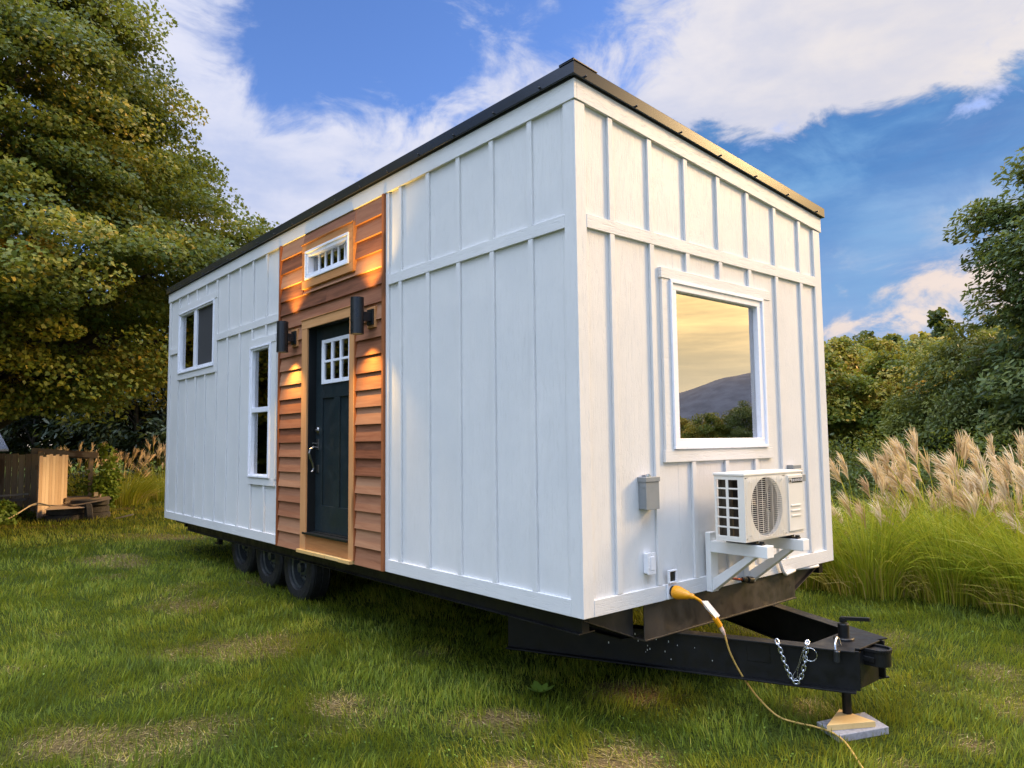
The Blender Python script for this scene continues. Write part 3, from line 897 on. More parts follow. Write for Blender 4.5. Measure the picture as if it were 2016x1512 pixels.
m = MB(); m.box(0.0665, 0.0675, 2.39, 2.485, 0.60, 0.665); m.build('warning_label', M['paper'], sw)
m = MB(); m.box(0.0665, 0.068, 2.39, 2.485, 0.667, 0.685); m.build('warning_stripe', M['label_red'], sw)
m = MB(); m.tube([(0.10, 1.95, .42), (0.07, 2.05, .30), (0.05, 2.10, .18), (0.045, 2.13, .09), (0.045, 2.17, .02), (0.04, 2.22, -.012), (0.03, 2.30, -.008), (0.012, 2.4, -.006)], .014, 8)
m.tube([(-.05, 2.50, -.014), (0.0, 2.64, -.014), (0.012, 2.78, -.014)], .014, 8); m.build('drain_hose', M['plastic_white'], house, smooth=True)
m = MB(); m.tube([(0.02, 1.40, .072), (0.10, 1.40, .068), (0.125, 1.41, .065), (0.13, 1.47, .055)], .009, 8); cp = m.build('water_pipe', M['copper'], house, smooth=True)
m = MB(); m.lathe([(.012, 0), (.018, .01), (.018, .05), (.012, .055), (.012, .07), (.024, .072), (.024, .13), (.020, .135)], (0.13, 1.465, .056), (0, 1, -.15), 14)
m.build('valve', M['badge_black'], cp)
# bent nails and paint flecks stay in the steel; paint splashes as small raised drops
pr = random.Random(3)
for k in range(22):
    x = pr.gauss(-0.12, .16); f = (x + 1.2) / 2.165; y = 0.43 + f * 0.91 - 0.0075; z = pr.uniform(-0.45, -0.26)
    q = pr.uniform(.002, .005); m = MB()
    m.hexa([(x, y - .003, z), (x + q, y - .003 + .42 * q, z), (x + q, y, z), (x, y, z), (x, y - .003, z + q * 2.6), (x + q, y - .003 + .42 * q, z + q * 2.6), (x + q, y, z + q * 2.6), (x, y, z + q * 2.6)])
    m.build('paint_fleck', M['white_paint'], draw)

# ------------------------------------------------------------------ wall lamps
def wall_lamp(x, y, z, px, label):
    t = empty('wall_lamp', (px, -0.036, z), label, 'wall lamp', 'cylinder lamps beside the door')
    a = MB()
    rr, h = 0.0565, 0.155
    prof = [(rr - .004, -h), (rr, -h), (rr, h), (rr - .004, h), (rr - .004, h - .03), (0.0, h - .03)]
    a.lathe(prof, (x, y, z), (0, 0, 1), 32, cap=False); a.lathe([(rr - .004, -h), (rr - .004, -h + .03), (0.0, -h + .03)], (x, y, z), (0, 0, 1), 32, cap=False)
    sh = a.build('lamp_shade', M['lamp_black'], t, smooth=False)
    a = MB(); a.box(x - .022, x + .022, y + rr - .004, -0.052, z - .04, z + .04); a.box(x - .05, x + .05, -0.052, -0.0385, z - .068, z + .068)
    a.build('arm', M['lamp_black'], t, bevel=0.002)
    a = MB(); a.box(x - .068, x + .068, -0.0385, -0.012, z - .09, z + .09, .5); a.build('back_plate', M['pine_z'], t, bevel=0.002)
    for s in (1, -1):
        a = MB(); a.lathe([(rr - .006, 0), (rr - .012, .006), (0, .008)], (x, y, z + s * (h - .026)), (0, 0, s), 24)
        a.build('lens', M['lamp_glow'], t)
        ld = D.lights.new('lamp_light', 'SPOT'); ld.energy = 42 if s < 0 else 50; ld.color = (1.0, 0.60, 0.13)
        ld.spot_size = R(108); ld.spot_blend = 0.85; ld.shadow_soft_size = 0.02
        lo = D.objects.new('lamp_light', ld); COL.objects.link(lo); lo.parent = t
        lo.location = Vector((x, y, z + s * (h - .012))) - WL[t]
        lo.rotation_euler = (0, 0, 0) if s < 0 else (math.pi, 0, 0)
    return t


wall_lamp(-2.425, -0.172, 2.118, -2.425, 'lit black wall lamp on the cedar between the door and the wide white wall')
wall_lamp(-3.972, -0.165, 2.118, -3.972, 'lit black wall lamp on the cedar between the tall narrow window and the door')

# ------------------------------------------------------------------ condenser, junction box, power cord
ac = empty('air_conditioner', (0.30, 1.46, 0.346), 'cream outdoor air conditioner unit on a white bracket under the large window', 'air conditioner')
ax0, ax1, ay0, ay1, az0, az1 = 0.185, 0.41, 1.085, 1.835, 0.372, 0.815
m = MB(); th = 0.006
m.box(ax0, ax1, ay0, ay1, az0, az0 + .012)
m.box(ax0, ax1 - .003, ay1 - th, ay1, az0 + .012, az1 - .016)
m.box(ax0, ax0 + .004, 1.45, ay1 - th, az0 + .012, az1 - .016)
# front: panel on the right, ring plate round the fan
fy0, fy1, fz0, fz1 = ay0 + .015, ay0 + .515, az0 + .015, az1 - .025
cy, cz_, rad = (fy0 + fy1) / 2 + .01, (fz0 + fz1) / 2, 0.196
N = 48; vs = []; fs = []
for k in range(N):
    an = 2 * math.pi * k / N; c_, s_ = math.cos(an), math.sin(an)
    q_ = max(abs(c_) / ((fy1 - fy0) / 2), abs(s_) / ((fz1 - fz0) / 2))
    vs += [(ax1, cy + rad * c_, cz_ + rad * s_), (ax1, (fy0 + fy1) / 2 + c_ / q_, cz_ + s_ / q_)]
vs += [(p[0] - .03, p[1], p[2]) for p in vs]
for k in range(N):
    a, b = 2 * k, 2 * ((k + 1) % N)
    fs += [(a, a + 1, b + 1, b), (a, b, b + 2 * N, a + 2 * N)]
m.add(vs, fs)
m.box(ax1 - .004, ax1 + .0005, ay0, fy0, az0 + .012, az1 - .016); m.box(ax1 - .004, ax1 + .0005, fy1, ay1 - th, az0 + .012, az1 - .016)
m.box(ax1 - .004, ax1 + .0005, fy0, fy1, az0 + .012, fz0 + .001); m.box(ax1 - .004, ax1 + .0005, fy0, fy1, fz1 - .001, az1 - .016)
m.box(ax1 + .0006, ax1 + .012, fy1 + .022, ay1 - .012, az0 + .03, az1 - .028)        # raised service panel
for z in (.50, .535, .57):
    m.box(ax1 + .0125, ax1 + .017, fy1 + .05, ay1 - .06, z, z + .012)
# left side: two columns of six openings
sx = [ax0, ax0 + .018, ax0 + .088, ax0 + .108, ax0 + .178, ax1 - .003]
sz = [az0 + .012]
for k in range(6):
    a = az0 + .035 + k * .063
    sz += [a, a + .052]
sz.append(az1 - .016)
for k in (0, 2, 4):
    m.box(sx[k], sx[k + 1], ay0, ay0 + th, sz[0], sz[-1])
for k in (1, 3):
    for j in range(0, len(sz), 2):
        m.box(sx[k], sx[k + 1], ay0, ay0 + th, sz[j], sz[j + 1])
cas = m.build('casing', M['ac_white'], ac, bevel=0.002)
m = MB(); m.box(ax0 - .006, ax1 + .006, ay0 - .006, ay1 + .004, az1 - .016, az1 + .004); m.build('top_cover', M['ac_white'], ac, bevel=0.006)
m = MB(); m.box(ax0 + .012, ax0 + .03, ay0 + .03, 1.45, az0 + .012, az1 - .02); m.box(ax0 + .03, ax0 + .11, ay0 + .035, ay0 + .05, az0 + .012, az1 - .02); m.build('coil', M['coil'], ac)
m = MB(); m.box(ax1 - .16, ax1 - .15, ay0 + .03, fy1, az0 + .014, az1 - .02); m.build('fan_housing', M['void'], ac)
m = MB()
m.lathe([(.05, 0), (.045, .02), (0, .03)], (ax1 - .06, cy, cz_), (1, 0, 0), 20)
for k in range(3):
    base = 2 * math.pi * k / 3 + .4
    vs = []; n_ = 8
    for i in range(n_ + 1):
        r_ = .045 + (.182 - .045) * i / n_
        for dlt, dx in ((-.45 - .25 * i / n_, -.012), (.50, .022)):
            vs.append((ax1 - .065 + dx, cy + r_ * math.cos(base + dlt), cz_ + r_ * math.sin(base + dlt)))
    m.add(vs, [(2 * i, 2 * i + 1, 2 * i + 3, 2 * i + 2) for i in range(n_)])
m.build('fan', M['fan'], ac)
m = MB(); gx = ax1 + .012
for k in range(31):
    z = fz0 + .006 + k * (fz1 - fz0 - .012) / 30
    m.box(gx - .001, gx + .001, fy0, fy1, z - .0011, z + .0011)
for k in range(9):
    y = fy0 + k * (fy1 - fy0) / 8
    m.box(gx - .0034, gx - .0012, y - .0012, y + .0012, fz0, fz1)
for y in (fy0 + .05, fy1 - .05):
    for z in (fz0 + .03, fz1 - .03):
        m.box(ax1, gx, y - .004, y + .004, z - .004, z + .004)
m.build('fan_grille', M['ac_white'], ac)
for y in (1.24, 1.70):
    m = MB(); m.box(ax0 - .01, ax1 + .035, y - .02, y + .02, .3462, .356); m.lathe([(.016, 0), (.016, .014)], (ax1 + .022, y, .356), (0, 0, 1), 10)
    m.box(ax0, ax1 - .01, y - .015, y + .015, .356, .3719)
    m.build('foot', M['badge_black'], ac)
bx = ax1 + .0125; by0, by1, bz0, bz1 = fy1 + .028, ay1 - .022, az1 - .082, az1 - .048
m = MB(); m.box(bx, bx + .0015, by0 + .046, by1, bz0, bz1); bdg = m.build('badge', M['badge_black'], ac)
m = MB(); w_ = .003
m.box(bx, bx + .0015, by0, by0 + .044, bz0, bz0 + .002); m.box(bx, bx + .0015, by0, by0 + .044, bz1 - .002, bz1); m.box(bx, bx + .0015, by0, by0 + .002, bz0 + .002, bz1 - .002)
m.prism([(bx, by0 + .008, bz0 + .009), (bx, by0 + .019, bz1 - .006), (bx, by0 + .030, bz0 + .009)], (.0018, 0, 0))
m.prism([(bx, by0 + .022, bz0 + .006), (bx, by0 + .030, bz0 + .019), (bx, by0 + .040, bz0 + .006)], (.0012, 0, 0))
m.build('mountain_emblem', M['coil'], bdg)
tcv = D.curves.new('badge_lettering', 'FONT'); tcv.body = 'BLUERIDGE'; tcv.size = .0235; tcv.extrude = .0006; tcv.align_x = 'CENTER'; tcv.align_y = 'CENTER'
to = D.objects.new('badge_lettering', tcv); COL.objects.link(to)
tme = D.meshes.new_from_object(to.evaluated_get(bpy.context.evaluated_depsgraph_get())); D.objects.remove(to)
tme.transform(Matrix(((0, 0, 1, bx + .002), (1, 0, 0, (by0 + .046 + by1) / 2), (0, 1, 0, (bz0 + bz1) / 2), (0, 0, 0, 1))))
xs = [v.co.y for v in tme.vertices]; cen = (max(xs) + min(xs)) / 2; k_ = (by1 - by0 - .054) / (max(xs) - min(xs))
for v in tme.vertices: v.co.y = cen + (v.co.y - cen) * k_
tme.materials.clear(); tme.materials.append(M['badge_white'])
finish(D.objects.new('badge_lettering', tme), bdg)

jb = empty('junction_box', (0.02, 0.585, 0.60), 'grey steel junction box on the end wall beside the air conditioner', 'electrical box')
m = MB(); m.box(0.001, 0.060, 0.522, 0.648, 0.602, 0.775); b0 = m.build('box', M['box_grey'], jb, bevel=0.002)
m = MB(); m.box(-0.0, 0.072, 0.514, 0.656, 0.776, 0.806); m.box(0.0605, 0.067, 0.519, 0.651, 0.60, 0.7755)
m.prism([(0.002, .5185, .776), (0.0665, .5185, .776), (0.0665, .5185, .745), (0.04, .5185, .735), (0.002, .5185, .765)], (0, .003, 0)); m.build('cover', M['box_grey'], jb, bevel=0.002)
m = MB(); m.lathe([(.02, 0), (.02, .01), (.014, .012), (.014, .018)], (0.03, .585, .806), (0, 0, 1), 16); m.box(.006, .012, .55, .62, .806, .818); m.build('conduit_hub', M['chain'], jb)

# power cord: heavy yellow plug, thin tan lead down to the grass
cordt = empty('power_cord', (0.06, 0.80, 0.05), 'yellow power cord plugged into the end wall and trailing onto the lawn', 'power cord')
m = MB(); m.lathe([(.040, 0), (.043, .012), (.043, .03), (.040, .045), (.026, .10), (.017, .118), (.018, .122), (.015, .126), (.018, .130), (.015, .134), (.017, .138), (.011, .15)], (0.049, .803, .052), (1, .05, -.08), 24)
m.build('plug', M['yellow'], cordt, smooth=False)


def smooth_path(P, n):
    P = [Vector(p) for p in P]; out = []
    for i in range(len(P) - 1):
        p0, p1, p2, p3 = P[max(i - 1, 0)], P[i], P[i + 1], P[min(i + 2, len(P) - 1)]
        for k in range(n):
            t = k / n
            out.append(0.5 * ((2 * p1) + (-p0 + p2) * t + (2 * p0 - 5 * p1 + 4 * p2 - p3) * t * t + (-p0 + 3 * p1 - 3 * p2 + p3) * t * t * t))
    return out + [P[-1]]


m = MB(); m.tube(smooth_path([(0.19, .81, .040), (0.22, .845, .012), (0.25, .885, -.045), (0.28, .925, -.115)], 8), .0095, 10); m.build('heavy_lead', M['yellow'], cordt, smooth=True)
m = MB(); m.tube([(0.272, .918, -.095), (0.290, .950, -.150)], [.019, .017], 10); m.build('connector', M['yellow'], cordt, bevel=.002)
m = MB(); m.tube([(0.290, .950, -.150), (0.297, .962, -.178), (0.303, .975, -.205)], [.013, .014, .008], 10); m.build('clear_socket', M['clear_end'], cordt)
m = MB(); m.add([(0.245, .818, .022), (0.245, .885, .012), (0.285, .955, -.085), (0.285, .915, -.10), (0.25, .85, -.03)], [(0, 1, 2, 3, 4)]); m.add([(0.247, .818, .022), (0.247, .885, .012), (0.287, .955, -.085), (0.287, .915, -.10), (0.252, .85, -.03)], [(4, 3, 2, 1, 0)])
m.build('paper_tag', M['paper'], cordt)
gp = [(0.303, .975, -.205), (0.32, 1.01, -.33), (0.36, 1.08, -.48), (0.42, 1.14, -.60), (0.52, 1.19, -.70)]
gp += [(x, y, float(gz(x, y)) + .035) for x, y in ((0.62, 1.22), (0.73, 1.25), (0.85, 1.25), (0.96, 1.18), (1.11, 1.01), (1.28, .80), (1.5, .5))]
m = MB(); m.tube(smooth_path(gp, 8), .0058, 8); m.build('lead', M['cord'], cordt, smooth=True)

# safety chain, breakaway cable, padlock, jack block and paver
ch = MB(); ck = smooth_path([(0.560, 1.135, -.195), (0.585, 1.120, -.222), (0.600, 1.122, -.262), (0.618, 1.134, -.335), (0.640, 1.150, -.410), (0.672, 1.165, -.462), (0.702, 1.178, -.420), (0.722, 1.186, -.345), (0.735, 1.192, -.262), (0.740, 1.190, -.222), (0.735, 1.215, -.205), (0.72, 1.23, -.225)], 12)
acc = 0.0; last = ck[0]; kk = 0; step = .0245; links = []
for p in ck[1:]:
    acc += (p - last).length; last = p
    if acc >= step:
        links.append(p); acc = 0
for i in range(len(links) - 1):
    p, q2 = links[i], links[i + 1]; d = (q2 - p).normalized(); c = (p + q2) / 2
    u = Vector((.387, -.922, 0)); s = d.cross(u).normalized() if i % 2 == 0 else (u - d * u.dot(d)).normalized()
    pts = []
    for k in range(14):
        an = 2 * math.pi * k / 14
        pts.append(c + d * (math.cos(an) * .013 + math.copysign(.0065, math.cos(an))) + s * math.sin(an) * .0105)
    ch.tube(pts, .0042, 6, closed=True)
tag(ch.build('safety_chain', M['chain'], None, smooth=True), 'bright zinc safety chain looped over the black drawbar', 'chain')
wc = MB(); pts = []
for k in range(60):
    an = 2 * math.pi * k / 24 + 2.6; rr = .040 + .002 * math.sin(k * 1.7)
    c = Vector((0.757, 1.195, -.275)); pts.append(c + Vector((.92, .39, 0)) * rr * math.cos(an) + Vector((0, 0, rr * math.sin(an))) + Vector((.387, -.922, 0)) * .004 * (k % 24) / 6)
wc.tube(pts, .0014, 5)
wc.tube(smooth_path([(0.735, 1.19, -.215), (0.715, 1.178, -.27), (0.688, 1.165, -.36), (0.665, 1.155, -.41), (0.668, 1.158, -.435), (0.683, 1.165, -.42), (0.690, 1.168, -.37), (0.722, 1.183, -.28)], 8), .0014, 5)
tag(wc.build('breakaway_cable', M['chain'], None, smooth=True), 'thin coiled breakaway wire hanging beside the safety chain', 'cable')
pk = empty('padlock', (0.895, 1.25, -.28), 'small black padlock hanging from the drawbar below the jack', 'padlock')
m = MB(); m.lathe([(.012, -.035), (.018, -.033), (.018, .028), (.013, .034)], (0.897, 1.250, -.268), (0.05, 0, 1), 14); m.build('lock_body', M['lamp_black'], pk)
m = MB(); m.tube(smooth_path([(0.890, 1.248, -.235), (0.884, 1.262, -.200), (0.875, 1.30, -.175), (0.872, 1.33, -.185), (0.875, 1.345, -.225)], 6), .0075, 8); m.build('shackle', M['chain'], pk, smooth=True)
gj = float(gz(0.82, 1.5))
m = MB(); m.prism([(x, y, gj - .01) for x, y in ((0.705, 1.335), (0.90, 1.225), (1.04, 1.58), (0.83, 1.72))], (0, 0, .045))
tag(m.build('paver', M['concrete'], None, bevel=.004), 'grey concrete paver lying on the lawn under the wooden block', 'paver')
m = MB(); m.prism([(x, y, gj + .0352) for x, y in ((0.822, 1.235), (0.99, 1.515), (0.745, 1.56))], (0, 0, .034), .4)
tag(m.build('wood_block', M['lumber'], None, bevel=.002), 'triangular offcut of yellow lumber under the jack leg', 'wood block')

# ------------------------------------------------------------------ lawn, hills
def sstep(a, b, x):
    t = np.clip((np.asarray(x, float) - a) / (b - a), 0, 1); return t * t * (3 - 2 * t)


SPOTS = [(-3.2, -1.25, .35, .7), (-1.45, -.75, .30, .9), (-.6, -.2, .34, 1.0), (.22, .02, .40, 1.0), (-.38, .86, .36, 1.0), (-4.8, -.8, .5, .8),
         (-1.95, -2.2, .4, .8), (-5.4, -.6, .5, .7), (1.35, 1.85, .3, .7), (.85, 4.2, .3, .5), (-2.5, -1.9, .25, .6), (-.05, -.45, .25, .8), (1.25, 1.2, .25, .6), (-7.6, -2.2, .6, .5), (.55, 1.62, .22, .8), (-3.6, -2.4, .35, .6)]


def dry(x, y):
    d = sstep(.66, .84, .6 * vn(x, y, 1.3, 7) + .4 * vn(x, y, .45, 8))
    e = np.zeros_like(np.asarray(x, float))
    for a, b, s, w_ in SPOTS:
        q = ((x - a) ** 2 + (y - b) ** 2) / s ** 2
        e = np.maximum(e, w_ * np.exp(-q))
    e = sstep(.34, .95, e * (.25 + .8 * vn(x, y, .30, 9) + .6 * vn(x, y, .09, 10)))
    return np.clip(np.maximum(d * .55, e * .8), 0, 1)


def hill_z(x, y):
    h = 9.5 * sstep(48, 105, y + 0.25 * x) + 9 * sstep(100, 190, y + .2 * x) + 3.0 * (vn(x, y, 30, 1) - .5) * sstep(45, 80, y)
    return h * sstep(22, -8, x)


xs = np.concatenate([np.linspace(-700, -60, 12), np.linspace(-50, -21, 12), np.arange(-20, 7.01, .14), np.linspace(8, 40, 14), np.linspace(60, 700, 12)])
ys = np.concatenate([np.linspace(-700, -40, 12), np.linspace(-30, -8, 9), np.arange(-7, 9.01, .14), np.linspace(10, 44, 14), np.linspace(60, 700, 12)])
GX, GY = np.meshgrid(xs, ys, indexing='ij')
GZ = gz(GX, GY)
nx, ny = len(xs), len(ys)
idx = np.arange(nx * ny).reshape(nx, ny)
quads = np.stack([idx[:-1, :-1], idx[1:, :-1], idx[1:, 1:], idx[:-1, 1:]], -1).reshape(-1, 4)
gm, g, b = new_mat('lawn_soil')
at = g.n('ShaderNodeAttribute', attribute_name='dry').outputs['Fac']
tc = g.n('ShaderNodeTexCoord').outputs['Object']
fn = g.noise(tc, 55.0, 6, .7)
gcol = g.mixc(g.remap(fn, .35, .65), (0.016, 0.024, 0.005), (0.075, 0.10, 0.014))
far = g.mixc(g.remap(g.noise(tc, 1.2, 6, .65), .3, .7), (0.035, 0.065, 0.010), (0.085, 0.115, 0.016))
cd = g.n('ShaderNodeVectorMath', operation='LENGTH'); g.link(tc, cd.inputs[0])
gcol = g.mixc(g.remap(cd.outputs['Value'], 18, 34), gcol, far)
scol = g.mixc(g.remap(fn, .30, .66), (0.07, 0.045, 0.018), (0.30, 0.20, 0.095))
g.link(g.mixc(at, gcol, scol), b.inputs['Base Color'])
b.inputs['Roughness'].default_value = .95; b.inputs['Specular IOR Level'].default_value = .05
bp = g.n('ShaderNodeBump'); bp.inputs['Distance'].default_value = .03; g.link(fn, bp.inputs['Height']); g.link(bp.outputs[0], b.inputs['Normal'])
ground = big_mesh('ground', np.stack([GX, GY, GZ], -1), (quads.ravel(), np.arange(len(quads)) * 4), gm, smooth=True)
a_ = ground.data.attributes.new('dry', 'FLOAT', 'POINT'); a_.data.foreach_set('value', dry(GX, GY).astype(np.float32).ravel())
tag(ground, kind='structure')
hx_, hy_ = np.linspace(-260, 120, 60), np.linspace(44, 330, 50)
HX, HY = np.meshgrid(hx_, hy_, indexing='ij')
HZ = hill_z(HX, HY) - 1.6 + .0 * HX
hidx = np.arange(60 * 50).reshape(60, 50)
hq = np.stack([hidx[:-1, :-1], hidx[1:, :-1], hidx[1:, 1:], hidx[:-1, 1:]], -1).reshape(-1, 4)
forest = simple('forest_floor', (0.022, 0.036, 0.012), .95, spec=.05, var=.4, vscale=.15)
tag(big_mesh('hills', np.stack([HX, HY, HZ], -1), (hq.ravel(), np.arange(len(hq)) * 4), forest, smooth=True), kind='structure')
# the ridge that the picture window mirrors
mx_, my_ = np.linspace(0, 1, 90), np.linspace(0, 1, 26)
MA, MR = np.meshgrid(mx_, my_, indexing='ij')
az_ = np.radians(30 + 70 * MA); rr_ = 330 + 240 * MR
hgt = 1.12 * np.interp(30 + 70 * MA, [30, 42, 50, 54, 57.5, 60, 64, 70, 80, 100], [12, 17, 22, 25.5, 33, 35, 34, 41, 36, 20]) + 1.2 * (vn(MA * 300, MR * 60, 6, 2) - .5) + 2.5 * (vn(MA * 300, MR * 60, 28, 2) - .5)
MZ = -3 + (hgt + 3) * np.sin(np.clip(MR / .45, 0, 1) * math.pi / 2) * (1 - .5 * sstep(.5, 1, MR))
mm = np.arange(90 * 26).reshape(90, 26)
mq = np.stack([mm[:-1, :-1], mm[1:, :-1], mm[1:, 1:], mm[:-1, 1:]], -1).reshape(-1, 4)
ridge = simple('wooded_ridge', (0.105, 0.105, 0.115), .95, spec=.05, var=.18, vscale=.12)  # grey-blue base colour stands in for haze over the distant woods
tag(big_mesh('mountain', np.stack([3 + rr_ * np.cos(az_), -3 + rr_ * np.sin(az_), MZ], -1), (mq.ravel(), np.arange(len(mq)) * 4), ridge, smooth=True), kind='structure')

# ------------------------------------------------------------------ leaf, blade and tree builders
LEAF_MAPLE = np.array([(0, -.5), (.26, -.30), (.50, -.02), (.24, .10), (.20, .34), (0, .52), (-.20, .34), (-.24, .10), (-.50, -.02), (-.26, -.30)])
LEAF_LOBE = np.array([(0, -.5), (.46, -.16), (.22, .12), (0, .5), (-.22, .12), (-.46, -.16)])
LEAF_OVAL = np.array([(0, -.5), (.17, -.15), (.14, .2), (0, .5), (-.14, .2), (-.17, -.15)])
LEAF_QUAD = np.array([(0, -.5), (.42, .0), (0, .5), (-.42, .0)])


def unit(v):
    return v / np.maximum(np.linalg.norm(v, axis=-1, keepdims=True), 1e-9)


def leaves(c, n, tip, size, shape):
    n = unit(n); t = unit(tip - n * (tip * n).sum(-1, keepdims=True)); s = np.cross(n, t)
    return c[:, None] + (s[:, None] * shape[None, :, :1] + t[:, None] * shape[None, :, 1:]) * size[:, None, None]


def strips(name, cur, wid, side, material, tint, parent=None, wl=(0, 0, 0)):
    """cur (N,S,3) centre lines, wid (N,S) widths, side (N,3)"""
    N, S, _ = cur.shape
    h = side[:, None] * wid[..., None] * .5
    V = np.stack([cur - h, cur + h], 2).reshape(N, S * 2, 3)
    base = (np.arange(N) * S * 2)[:, None, None]
    k = (np.arange(S - 1) * 2)[None, :, None]
    lp = (base + k + np.array([0, 1, 3, 2])[None, None]).reshape(-1)
    return big_mesh(name, V, (lp, np.arange(N * (S - 1)) * 4), material, np.repeat(tint, S - 1), parent, wl)


def crown_points(prof, nclump, per, cr, ch, shell, r, yellow=None, base_t=.42, spread_t=.13, droop=.35, rough=.25, phi=None, keep=None):
    pz = np.array([p[0] for p in prof], float); pr = np.array([p[1] for p in prof], float)
    zz = np.linspace(pz[0], pz[-1], 200); w_ = np.interp(zz, pz, pr) ** 1.15; w_ /= w_.sum()
    z = r.choice(zz, nclump, p=w_) + r.normal(0, .1, nclump)
    ph = r.uniform(0, 2 * math.pi, nclump) if phi is None else r.uniform(*phi, nclump)
    lump = 1 + rough * (vn(ph * 3.0, z, 1.3, 11) - .5) * 2 + .5 * rough * (vn(ph * 9.0, z * 2, 1.1, 12) - .5) * 2
    rad = np.interp(z, pz, pr) * lump * (shell + (1 - shell) * np.sqrt(r.random(nclump)))
    cc = np.stack([rad * np.cos(ph), rad * np.sin(ph), z], -1)
    out = np.stack([np.cos(ph), np.sin(ph), np.zeros(nclump)], -1)
    sz = r.uniform(.65, 1.25, nclump)
    tb = base_t + r.normal(0, spread_t, nclump)
    if yellow is not None:
        tb = tb + yellow(cc)
    ids = np.arange(nclump) if keep is None else np.nonzero(keep(cc))[0]
    i = np.repeat(ids, per); N = len(i)
    o3 = r.normal(0, 1, (N, 3)); o3 = o3 / np.maximum(1, np.linalg.norm(o3, axis=1, keepdims=True) / 1.7)
    off = o3 * np.stack([cr * sz[i], cr * sz[i], ch * sz[i]], -1) * .62
    along = (off * out[i]).sum(-1)
    off[:, 2] -= droop * np.maximum(along, 0) ** 1.3
    P = cc[i] + off
    nrm = out[i] * .45 + np.array([0, 0, .75]) + r.normal(0, .55, (N, 3))
    tip = out[i] * .6 + np.array([0, 0, -.55]) + r.normal(0, .5, (N, 3))
    t = np.clip(tb[i] + r.normal(0, .085, N), 0.02, .99)
    return P, nrm, tip, t, cc


def tree(name, loc, label, prof, nclump, per, cr, ch, size, shape, lmat, seed, trunk_r=.2, shell=.6, bark='bark', cat='tree', group=None, limbs=26, **kw):
    r = np.random.default_rng(seed)
    root = empty(name, loc, label, cat, group)
    P, nrm, tip, t, cc = crown_points(prof, nclump, per, cr, ch, shell, r, **kw)
    s = size * r.uniform(.65, 1.25, len(P))
    H = prof[-1][0]
    m = MB()
    wob = r.normal(0, .04 * H / 6, (8, 2)); wob[0] = 0
    tp = [Vector((wob[k, 0], wob[k, 1], H * .86 * k / 7 - (.15 if k == 0 else 0))) for k in range(8)]
    m.tube(tp, [trunk_r * (1.25 if k == 0 else 1) * (1 - .88 * k / 7) for k in range(8)], 9)
    for k in r.choice(nclump, min(limbs, nclump), replace=False):
        c = cc[k]; z0 = max(prof[0][0] * .7, c[2] - np.hypot(c[0], c[1]) * r.uniform(.45, .9)); z0 = min(z0, H * .8)
        q = min(6.99, max(0, z0 / (H * .86) * 7)); a = tp[int(q)].lerp(tp[int(q) + 1], q - int(q))
        e = Vector(c); mid = a.lerp(e, .5) + Vector((r.normal(0, .1), r.normal(0, .1), .12 * (e - a).length))
        pts = smooth_path([a, mid, e], 4); r0 = trunk_r * .38 * (1 - .6 * z0 / H)
        m.tube(pts, [max(.006, r0 * (1 - .9 * i / (len(pts) - 1))) for i in range(len(pts))], 5, caps=False)
    m.build('trunk', M[bark], root, smooth=True, loc=None).location = (0, 0, 0)
    big_mesh('crown', leaves(P, nrm, tip, s, shape).astype(np.float32), len(shape), M[lmat], t, root, WL[root])
    return root


def shrub(name, loc, label, rad, h, n, size, lmat, seed, cat='shrub', group=None, base_t=.4, shape=LEAF_OVAL):
    r = np.random.default_rng(seed)
    root = empty(name, loc, label, cat, group)
    P, nrm, tip, t, cc = crown_points([(0.05, rad * .85), (h * .45, rad), (h * .8, rad * .7), (h, .12 * rad)], max(12, n // 90), 90, rad * .45, h * .22, .35, r, base_t=base_t, rough=.3)
    P[:, 2] = np.abs(P[:, 2])
    m = MB()
    for k in range(min(10, len(cc))):
        m.tube(smooth_path([(0.04 * cc[k][0], .04 * cc[k][1], -.05), (cc[k] * np.array([.5, .5, .6])), cc[k]], 4), .012, 5, caps=False)
    m.build('stem', M['bark'], root, smooth=True).location = (0, 0, 0)
    big_mesh('foliage', leaves(P, nrm, tip, size * r.uniform(.6, 1.3, len(P)), shape).astype(np.float32), len(shape), M[lmat], t, root, WL[root])
    return root


# ------------------------------------------------------------------ trees
gl_ = lambda x, y: float(gz(x, y))
tree('maple_tree', (-15.9, -2.0, gl_(-15.9, -2.0)), 'huge olive green maple with yellowing lower boughs at the left, over the board fence',
     [(2.1, 4.2), (3.0, 5.1), (4.2, 5.6), (6.0, 5.7), (7.2, 5.0), (9.0, 4.3), (10.4, 3.4), (12.2, 2.0), (13.6, .4)], 1000, 560, .80, .27, .088, LEAF_LOBE, 'maple', 21,
     trunk_r=.33, shell=.50, limbs=110, rough=.22, base_t=.48,
     droop=.26, keep=lambda c: c[:, 2] > 1.9 + .33 * np.maximum(0, c[:, 1] - .6), yellow=lambda c: .16 * sstep(6.2, 3.6, c[:, 2]) * (vn(c[:, 0], c[:, 1], 1.8, 5) > .35) - .04)
broad = tree('broadleaf_tree', (.0, 18.6, -.75), 'tall broad tree with drooping leaves at the right edge, behind the tall plumed grass',
     [(.4, 1.8), (1.6, 2.1), (3.2, 2.0), (4.8, 1.95), (5.8, 1.7), (6.6, 1.15), (7.3, .4)], 460, 290, .38, .28, .125, LEAF_OVAL, 'right_leaf', 33, trunk_r=.16, shell=.4, limbs=60, droop=.45, rough=.22, base_t=.36)
broad.scale = (1.5, 1.5, 1.33)
PROF = [(.5, 1.3), (1.4, 2.1), (2.8, 2.35), (4.2, 1.9), (5.2, 1.1), (6.0, .25)]
